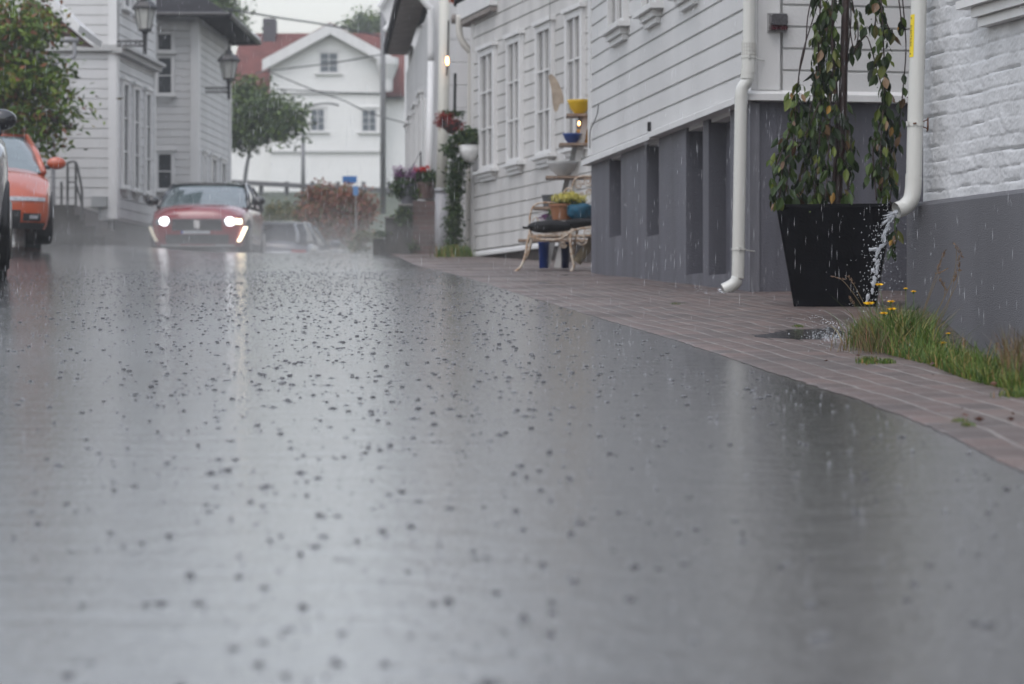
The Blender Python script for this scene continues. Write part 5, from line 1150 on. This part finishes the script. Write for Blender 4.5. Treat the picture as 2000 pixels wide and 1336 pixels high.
def dleaf(bm, p, L_, swing):
    """drooping pointed leaf, folded along the midrib, 10 faces"""
    d_ = Vector((swing[0], swing[1], -1)).normalized(); a = Vector((random.gauss(0, 1), random.gauss(0, .6), random.gauss(0, .15))); a = (a - d_ * a.dot(d_)).normalized(); nn = d_.cross(a)
    W_ = L_ * random.uniform(.19, .30); st_ = [(0, 0), (.18, .6), (.42, 1), (.7, .72), (.88, .3), (1, 0)]; curl = random.uniform(-.12, .22)
    mid = [p + d_ * L_ * u + nn * L_ * curl * u * u for u, w_ in st_]; M_ = [bm.verts.new(q) for q in mid]
    for s_ in (-1, 1):
        E_ = [bm.verts.new(mid[i] + a * W_ * st_[i][1] * s_ + nn * W_ * .35 * st_[i][1]) for i in range(1, 5)]
        bm.faces.new((M_[0], E_[0], M_[1])); bm.faces.new((M_[5], M_[4], E_[3]))
        for i in range(3): bm.faces.new((M_[i+1], E_[i], E_[i+1], M_[i+2]))
for pts, dy, y0, den, spread in twigs:
    c = bez([T(a, b, dy + .04 * math.sin(i * 1.7)) for i, (a, b) in enumerate(pts)], 6); tube(bm, c, .0042, 6, True)
    for i in range(len(c) - 1):
        py = 668 - (c[i].z - .5) / c[i].y * S
        if py < y0: continue
        seg = (c[i+1] - c[i]).length; n = max(1, int(seg * 66 * den + random.random()))
        for _ in range(n):
            b = c[i].lerp(c[i+1], random.random()); sx = random.gauss(0, spread * kt * .45); e_ = b + Vector((sx, random.gauss(0, .035), random.gauss(.01, .02)))
            if abs(sx) > .012: tube(bb_, [b, b.lerp(e_, .5) + Vector((0, 0, .006)), e_], .0013, 3, False)
            dleaf(lb, e_, random.uniform(.045, .095), (random.gauss(0, .3) + sx * 4, random.gauss(0, .3)))
        if random.random() < .3:
            e_ = c[i] + Vector((random.gauss(0, .02), random.gauss(0, .02), -.02)); bmesh.ops.create_icosphere(bb_, subdivisions=1, radius=.004, matrix=Matrix.Translation(e_))
obj('trunk', bm, mat('red_brown_bark', (.035, .016, .013), .35, var=.5, vscale=40, bump=.5, bscale=90), t, True)
obj('crown', lb, M_weep, t, False); obj('twigs', bb_, mat('twig', (.03, .014, .012), .5), t)

# ---------------------------------------------------------------- verge: grass, seed heads, hawkbits
def gz(p): return Vector((p[0], p[1], ground(p[0], p[1]) + .004))
def strip(pts, wid):
    """random point near a pixel polyline laid on the ground"""
    i = random.randrange(len(pts) - 1); t_ = random.random(); a, b = pts[i], pts[i+1]
    px = a[0] + (b[0] - a[0]) * t_; py = a[1] + (b[1] - a[1]) * t_ + random.uniform(*wid)
    return hit(px, py)
V = [(1690, 676), (1730, 690), (1770, 700), (1830, 718), (1880, 738), (1930, 752), (2000, 768)]
def vpt():
    x, y = strip(V, (-26, 4)); return gz((x, y))
bm = NB(); blades(bm, 8500, vpt, .012, .06, .0028, .9); blades(bm, 700, vpt, .05, .13, .0024, .9)
blades(bm, 900, lambda: gz(hit(random.gauss(1700, 18), random.gauss(676, 5))), .03, .12, .0028, 1.1)
blades(bm, 1900, lambda: gz(hit(random.gauss(1770, 30), random.gauss(680, 6))), .04, .20, .0028, 1.0)
blades(bm, 350, lambda: gz(hit(random.gauss(1695, 10), random.gauss(712, 1.5))), .008, .03, .003, .9); blades(bm, 200, lambda: gz(hit(random.gauss(1730, 7), random.gauss(713, 1))), .008, .025, .003, .9)
blades(bm, 250, lambda: gz(hit(random.gauss(1985, 16), random.gauss(778, 2))), .01, .035, .003, .9)
for q in ((1872, 828), (1890, 836), (1560, 640), (1320, 596)): blades(bm, 60, lambda: gz(hit(random.gauss(q[0], 6), random.gauss(q[1], 1))), .005, .015, .0025, .9)
allv = [v for v in ()]
for _ in range(2600):
    px = random.uniform(1700, 2060); t_ = random.random() ** 1.5; y0_ = 690 + (px - 1700) * .26; x, y = hit(px, y0_ - 14 - t_ * 20)
    X_ = x + t_ * .75; Y_ = y + t_ * 1.3; b = Vector((X_, Y_, ground(X_, Y_) + .01)); blades(bm, 1, lambda: b, .02, .08, .0035, .8)
tag(obj('verge_grass', bm, M_grass), 'grass and weeds along the foot of the grey plinth of the brick house', 'grass', kind='stuff')
bm = NB(); VS = [(1640, 668), (1690, 676), (1730, 690), (1770, 700), (1830, 718), (1880, 738), (1930, 752), (2000, 768), (2200, 840)]
G = []
for i, q in enumerate(bez([(a, b, 0) for a, b in VS], 8)):
    x, y = hit(q.x, q.y - 8); r_ = []
    wl_ = FB.p(max(0.0, (13.5 - y * 1.0) * 1.0 * (i / 64) + .05 * i), .0, 0)
    for j in range(15):
        u = j / 14; X_, Y_ = x + (wl_.x - x) * u, y + (wl_.y - y) * u; r_.append(bm.verts.new((X_, Y_, ground(X_, Y_) + (.0 if j == 0 else .022) + .014 * noise.noise(Vector((X_ * 9, Y_ * 9, 0))))))
    G.append(r_)
for a, b in zip(G, G[1:]):
    for j in range(14): bm.faces.new((a[j], a[j+1], b[j+1], b[j]))
struct('verge', bm, mat('wet_gravel', (.10, .085, .07), .5, var=.8, vscale=35, bump=1, bscale=70), 'strip of wet soil and grit between the paving and the brick house', True)
M_dry = leafmat('dry_stalks', [(0, (.05, .06, .02)), (.5, (.14, .10, .045)), (1, (.10, .045, .025))])
bm = NB()
for i in range(420):
    b = gz(hit(random.uniform(1960, 2060), random.uniform(738, 756))); blades(bm, 1, lambda: b, .08, .2, .003, .7)
for i in range(500):
    b = gz(hit(random.gauss(1720, 30), random.gauss(684, 5))); blades(bm, 1, lambda: b, .05, .13, .003, 1.0)
tag(obj('dry_grass', bm, M_dry), 'brownish dry grass mixed into the verge near the right edge', 'grass', kind='stuff')
# tall stalks with seed heads
def stalk(pts, Y, head, label, kind='seed'):
    base = gz((P(pts[0][0], 0, Y).x, Y)); p = [base] + [P(a, b, Y) for a, b in pts[1:]]
    t = thing('yellow_wildflower' if kind == 'flower' else 'tall_grass', base, label, 'flower' if kind == 'flower' else 'grass stalk', 'weeds in the verge')
    c = bez(p, 6); bm = NB(); tube(bm, c, [.0016 - .0009 * i / len(c) for i in range(len(c))], 5); obj('stem', bm, M_dry if kind == 'seed' else M_grass, t)
    bm = NB(); tp = c[-1]; d_ = (c[-1] - c[-3]).normalized()
    if kind == 'seed':
        for i in range(int(38 * head)):
            q = tp - d_ * random.uniform(0, .055 * head); leaf(bm, q + Vector((random.gauss(0, .0025), random.gauss(0, .0025), 0)), .011, d_ + Vector((random.gauss(0, .5), random.gauss(0, .5), 0)), .35)
        obj('seed_head', bm, leafmat('seed_heads', [(0, (.09, .045, .03)), (1, (.20, .13, .07))]), t)
    else:
        for ring, (l_, n_) in enumerate(((.014, 13), (.010, 11), (.006, 8))):
            for i in range(n_):
                a = 2 * math.pi * i / n_ + ring; leaf(bm, tp + Vector((0, 0, .001 * ring)), l_ * head, Vector((math.cos(a), math.sin(a), .25 + .3 * ring)), .35)
        obj('petals', bm, mat('hawkbit_yellow', (.95, .60, .01), .5), t)
        bm = NB(); lathe(bm, tp - Vector((0, 0, .008)), [(.001, 0), (.0035, .003), (.004, .008)], 8); obj('calyx', bm, M_grass, t)
Ys = 9.6
for i, (pts, hd) in enumerate([([(1790, 690), (1800, 620), (1825, 545), (1845, 490)], 1.6), ([(1795, 690), (1830, 610), (1862, 540), (1868, 490), (1864, 476)], 1.3), ([(1800, 690), (1835, 620), (1870, 550), (1872, 500)], 1.2),
    ([(1785, 690), (1810, 640), (1840, 590), (1845, 565), (1836, 545)], 1.0), ([(1780, 690), (1808, 600), (1832, 540), (1848, 526)], .9), ([(1790, 690), (1820, 650), (1850, 600), (1868, 528)], .9),
    ([(1720, 680), (1700, 620), (1670, 560), (1656, 540)], .8), ([(1715, 680), (1690, 610), (1650, 552), (1626, 540)], 1.0), ([(1716, 680), (1685, 625), (1660, 580)], .6), ([(1930, 735), (1945, 690), (1947, 670)], .7), ([(1880, 725), (1883, 690), (1884, 660)], .6)]):
    stalk(pts, Ys - (.9 if pts[0][0] > 1870 else 0), hd, ['tallest brown seed stalk leaning right in front of the grey plinth', 'seed stalk with narrow dark head beside the tallest one', 'third tall stalk of the right group, curving outward', 'short reddish stalk low in the right group', 'thin stalk with a forked brown tip in the right group', 'outermost arching stalk of the right group', 'pale seed stalk against the black planter, uppermost', 'stalk leaning far left over the foot of the black planter', 'small stalk tip low before the black planter', 'single dry stalk near the right edge of the verge', 'tiny dark stalk in the low grass beside the plinth'][i])
for i, (pts, hd) in enumerate([([(1745, 690), (1730, 620), (1717, 557)], 1.3), ([(1740, 690), (1738, 640), (1740, 590)], 1.2), ([(1742, 692), (1744, 650), (1742, 605)], 1.5), ([(1728, 690), (1727, 650), (1726, 613)], 1.3), ([(1715, 688), (1706, 640), (1698, 594)], 1.8), ([(1776, 690), (1770, 620), (1769, 564)], .7), ([(1790, 690), (1786, 620), (1784, 570)], .9), ([(1840, 706), (1841, 690), (1841, 671)], 1.3), ([(1850, 700), (1851, 680), (1852, 652)], .8)]):
    stalk(pts, Ys - .35, hd, ['yellow hawkbit flower highest beside the falling water', 'yellow flower just above the fullest bloom', 'fullest yellow flower in the middle of the clump', 'half closed yellow flower left of the fullest bloom', 'wilted yellow flower at the left edge of the clump', 'closed brownish bud in front of the planter gap', 'orange bud on a thin stem near the plinth edge', 'low yellow flower in the green grass', 'small pale yellow flower over the low grass'][i], 'flower')
# fallen leaves and grit
bm = NB()
for _ in range(70):
    x, y = hit(random.uniform(1150, 2000), random.uniform(640, 880))
    if x < 1.08: continue
    p = gz((x, y)) + Vector((0, 0, .012)); leaf(bm, p, random.uniform(.01, .028), Vector((random.gauss(0, 1), random.gauss(0, 1), .05)), .5)
tag(obj('fallen_leaves', bm, leafmat('fallen_leaf', [(0, (.05, .02, .015)), (1, (.12, .06, .04))])), 'small brown fallen leaves scattered on the brick paving', 'leaves', kind='stuff')

# ---------------------------------------------------------------- water: spouts, splashes, rain
def water_mat(name='clear_water', base=(.82, .85, .88), tr=.65, rough=.05):
    if name in MATS: return MATS[name]
    m = bpy.data.materials.new(name); m.use_nodes = True; b = m.node_tree.nodes['Principled BSDF']
    b.inputs['Base Color'].default_value = (*base, 1); b.inputs['Roughness'].default_value = rough; b.inputs['Transmission Weight'].default_value = tr; b.inputs['IOR'].default_value = 1.33
    MATS[name] = m; return m
M_wat = water_mat()
def blob(bm, p, r, st=1.0, amp=.25, sub=2, tilt=0):
    M = Matrix.Translation(p) @ Matrix.Rotation(tilt, 4, 'Y') @ Matrix.Diagonal((r, r, r * st, 1)); g = bmesh.ops.create_icosphere(bm, subdivisions=sub, radius=1, matrix=M)
    for v in g['verts']:
        d_ = v.co - p; v.co = p + d_ * (1 + amp * noise.noise(v.co * (.9 / r)))
t = thing('water_spout', pq(1755, 415), 'burst of clear water pouring from the right downpipe in front of the black planter', 'water')
bm = NB()
Yw = YQ - .02
main = [(1752, 414, 9), (1745, 420, 10), (1740, 428, 9), (1736, 438, 7), (1733, 448, 5.5), (1729, 455, 4.5), (1726, 462, 4), (1728, 470, 3), (1727, 476, 2.5), (1722, 480, 3), (1717, 486, 3.2), (1715, 494, 3.5), (1711, 502, 4)]
for i in range(len(main) - 1):
    a, b = main[i], main[i+1]
    for j in range(3):
        u = j / 3; p = P(a[0] + (b[0]-a[0])*u + random.gauss(0, 1), a[1] + (b[1]-a[1])*u, Yw - random.uniform(0, .02)); blob(bm, p, (a[2] + (b[2]-a[2])*u) * .32 * YQ / S, random.uniform(.8, 1.7), 1.0)
for k_ in range(12):
    tube(bm, bez([P(a_[0] + random.gauss(0, 2.2), a_[1] + random.gauss(0, 1.5), Yw - .01 + random.gauss(0, .008)) for a_ in main], 3), [random.uniform(.0012, .0032) for _q in range(3 * (len(main) - 1) + 1)], 6)
for _ in range(34):   # ragged fingers at the mouth
    a = random.uniform(0, 1); b0_ = P(1755 - a * 12, 412 + a * 16, Yw); e_ = b0_ + Vector((-random.uniform(.02, .075), random.gauss(0, .02), -random.uniform(-.008, .05)))
    tube(bm, [b0_, b0_.lerp(e_, .5) + Vector((0, 0, .004)), e_], [.006, .0035, .0012], 6)
for c_ in ((1707, 487, 4, 1.3), (1701, 487, 3, 1.5), (1713, 512, 4, .4), (1708, 508, 3, .8), (1706, 528, 4, 0), (1713, 521, 4, .3), (1712, 531, 3.4, .2), (1708, 545, 3.6, .1), (1706, 556, 3.8, -.2), (1709, 550, 2.6, 0), (1703, 566, 3, .3), (1695, 580, 3.4, .2), (1693, 590, 2.4, 0), (1688, 610, 3, 0), (1708, 622, 3, .2), (1704, 572, 2.4, .5), (1720, 500, 2, .4), (1716, 540, 2, .2)):
    blob(bm, P(c_[0], c_[1], Yw), c_[2] * YQ / S, 1.7, .8, 2, c_[3])
obj('stream', bm, M_wat, t, True)
bm = NB()
for _ in range(420):
    u = random.random(); px = 1730 - u * 30 + random.gauss(0, 14 + 26 * (random.random() ** 2)); py = 415 + u * 210 + random.gauss(0, 12); blob(bm, P(px, py, Yw + random.gauss(0, .08)), random.uniform(.0012, .0036), 1.2, 0, 1)
for _ in range(420): 
    px = random.gauss(1650, 45); py = 612 + abs(random.gauss(0, 22)); x, y = hit(px, py + 10); blob(bm, Vector((x, y, ground(x, y) + abs(random.gauss(0, .02)))), random.uniform(.001, .003), 1, 0, 1)
for _ in range(260):
    x, y = hit(random.gauss(1640, 30), random.gauss(664, 5)); blob(bm, Vector((x, y, ground(x, y) + abs(random.gauss(.004, .012)))), random.uniform(.001, .0032), 1, 0, 1)
obj('droplets', bm, M_wat, t, True)
t = thing('water_trickle', pp(1410, 572), 'little clear trickle of water at the left downpipe outlet', 'water')
bm = NB()
for i in range(14): blob(bm, P(1409 + random.gauss(0, 2.5), 567 + i * 1.4, YP - .02), .009 * random.uniform(.6, 1.2), 1.4, .8)
for _ in range(150): x, y = P(random.gauss(1390, 26), 0, YP - .3).x, YP - .3 + random.gauss(0, .2); blob(bm, Vector((x, y, ground(x, y) + abs(random.gauss(0, .015)))), random.uniform(.001, .003), 1, 0, 1)
obj('stream', bm, M_wat, t, True)

# raindrop bubbles and crowns on the asphalt
def edge_x(Y):
    for a, b in zip(EDGE, EDGE[1:]):
        if a[1] <= Y <= b[1]: return a[0] + (b[0] - a[0]) * (Y - a[1]) / (b[1] - a[1])
    return EDGE[-1][0]
def splash_set(n, ymin, ymax, rmin, rmax, crown):
    bm = NB(); b2 = NB()
    ph = [(math.cos(2*math.pi*k/8), math.sin(2*math.pi*k/8)) for k in range(8)]
    for _ in range(n):
        Y = math.sqrt(random.uniform(ymin ** 2, ymax ** 2)); X = random.uniform(-.235, .235) * Y
        if X > edge_x(Y) - .02 or X < -4.6: continue
        # heavier rain splashing in the middle of the street where the film is deepest
        if random.random() > .42 + .58 * math.exp(-((X / Y + .06) / .09) ** 2): continue
        r = rmin + (rmax - rmin) * random.random() ** 3.2; r *= .72 + .28 * sm(3, 8, Y); z = ground(X, Y) + .0005; hh = r * random.uniform(.35, .8)
        rings = [[bm.verts.new((X + c * r * q, Y + s * r * q, z + hh * h_)) for c, s in ph] for q, h_ in ((1.0, 0), (.92, .45), (.62, .85))]
        tp = bm.verts.new((X, Y, z + hh))
        for a, b in zip(rings, rings[1:]):
            for i in range(8): bm.faces.new((a[i], a[(i+1) % 8], b[(i+1) % 8], b[i]))
        for i in range(8): bm.faces.new((rings[-1][i], rings[-1][(i+1) % 8], tp))
        # raised ripple round it
        if random.random() < .3:
            R1 = r * random.uniform(1.3, 2.0); A = [[bm.verts.new((X + c * (R1 + dr), Y + s * (R1 + dr), z + dz)) for c, s in ph] for dr, dz in ((-.0022, 0), (0, .0007), (.0022, 0))]
            for a, b in zip(A, A[1:]):
                for i in range(8): bm.faces.new((a[i], a[(i+1) % 8], b[(i+1) % 8], b[i]))
        if random.random() < crown:
            m_ = random.choice((1, 2, 2, 3, 4))
            for _k in range(m_):
                a = random.uniform(0, 6.28) if m_ != 2 else math.pi * _k + random.gauss(0, .2); b = Vector((X + math.cos(a) * r * 1.05, Y + math.sin(a) * r, z)); e_ = b + Vector((math.cos(a) * r * .12, 0, random.uniform(.4, 1.3) * r + .002))
                tube(b2, [b, e_], [.0011, .0005], 3, False)
                if random.random() < .5:
                    rq = random.uniform(.0008, .002); q0 = e_ + Vector((0, 0, random.uniform(.002, .02))); vq = [b2.verts.new(q0 + Vector(dd) * rq) for dd in ((1,0,0),(0,1,0),(-1,0,0),(0,-1,0),(0,0,1),(0,0,-1))]
                    for i in range(4): b2.faces.new((vq[i], vq[(i+1) % 4], vq[4])); b2.faces.new((vq[(i+1) % 4], vq[i], vq[5]))
    return bm, b2
M_spl = mat('splash_water', (.085, .085, .09), .05, spec=.5, var=.2, ior=1.33)
S1, S2 = splash_set(21000, 2.2, 24, .0018, .0100, .6); M_sp2 = mat('splash_drops', (.38, .39, .41), .08, spec=.6, ior=1.33)
tag(obj('rain_splashes', S1, M_spl, smooth=True), 'countless raindrop bubbles on the wet asphalt', 'splashes', kind='stuff')
tag(obj('splash_drops', S2, M_sp2, smooth=True), 'tiny pale drops thrown up by rain on the asphalt', 'splashes', kind='stuff')
S1, S2 = splash_set(6500, 12, 42, .004, .012, .35); tag(obj('splash_drops', S2, M_sp2, smooth=True), 'tiny pale drops thrown up on the far part of the street', 'splashes', kind='stuff')
tag(obj('rain_splashes', S1, M_spl, smooth=True), 'splashes of rain on the far part of the street', 'splashes', kind='stuff')
# falling rain
bm = NB(); 
for _ in range(15000):
    Y = 8.5 + 38 * random.random() ** 1.1; X = random.uniform(-.25, .25) * Y + random.uniform(-.3, .3); z = random.uniform(.5 - .11 * Y, .5 + .155 * Y)
    if z < ground(min(X, 1.3), Y): continue
    l_ = random.uniform(.02, .065); r = random.uniform(.0004, .0008) * (1 if Y < 18 else 1.5); sx = l_ * random.gauss(.02, .02)
    p = Vector((X, Y, z)); a = [bm.verts.new(p + Vector((math.cos(q) * r, math.sin(q) * r, 0)) + Vector((sx * .5, 0, l_ * .5))) for q in (0, 2.1, 4.2)]
    tp = bm.verts.new(p + Vector((sx, 0, l_))); bt_ = bm.verts.new(p)
    for i in range(3): bm.faces.new((a[i], a[(i+1) % 3], tp)); bm.faces.new((a[(i+1) % 3], a[i], bt_))
M_rain = bpy.data.materials.new('falling_rain'); M_rain.use_nodes = True; b = M_rain.node_tree.nodes['Principled BSDF']
b.inputs['Base Color'].default_value = (.85, .87, .9, 1); b.inputs['Roughness'].default_value = .2; b.inputs['Alpha'].default_value = .55
tag(obj('falling_rain', bm, M_rain), 'fine rain falling across the whole street', 'rain', kind='stuff')

# ---------------------------------------------------------------- haze and low spray
def volume_box(name, x0, x1, y0, y1, z0, z1, dens, col, label):
    bm = NB(); box(bm, x0, x1, y0, y1, z0, z1); m = bpy.data.materials.new(name); m.use_nodes = True; t = m.node_tree; t.nodes.remove(t.nodes['Principled BSDF'])
    v = t.nodes.new('ShaderNodeVolumePrincipled'); v.inputs['Color'].default_value = (*col, 1); v.inputs['Density'].default_value = dens; v.inputs['Anisotropy'].default_value = .2
    t.links.new(v.outputs[0], t.nodes['Material Output'].inputs['Volume']); o = obj(name, rec(bm), m); tag(o, label, name, kind='stuff'); return o
volume_box('haze', -45, 45, -12, 150, -3, 26, .0013, (.86, .88, .9), 'thin grey rain haze over the whole street')
volume_box('spray', -14, -.3, 33, 62, 1.55, 2.24, .026, (.88, .88, .86), 'low spray hanging over the crest of the street')
volume_box('spray', -14.2, -.1, 34, 62.5, 1.5, 2.6, .018, (.88, .88, .86), 'thinner spray drifting round the car wheels')
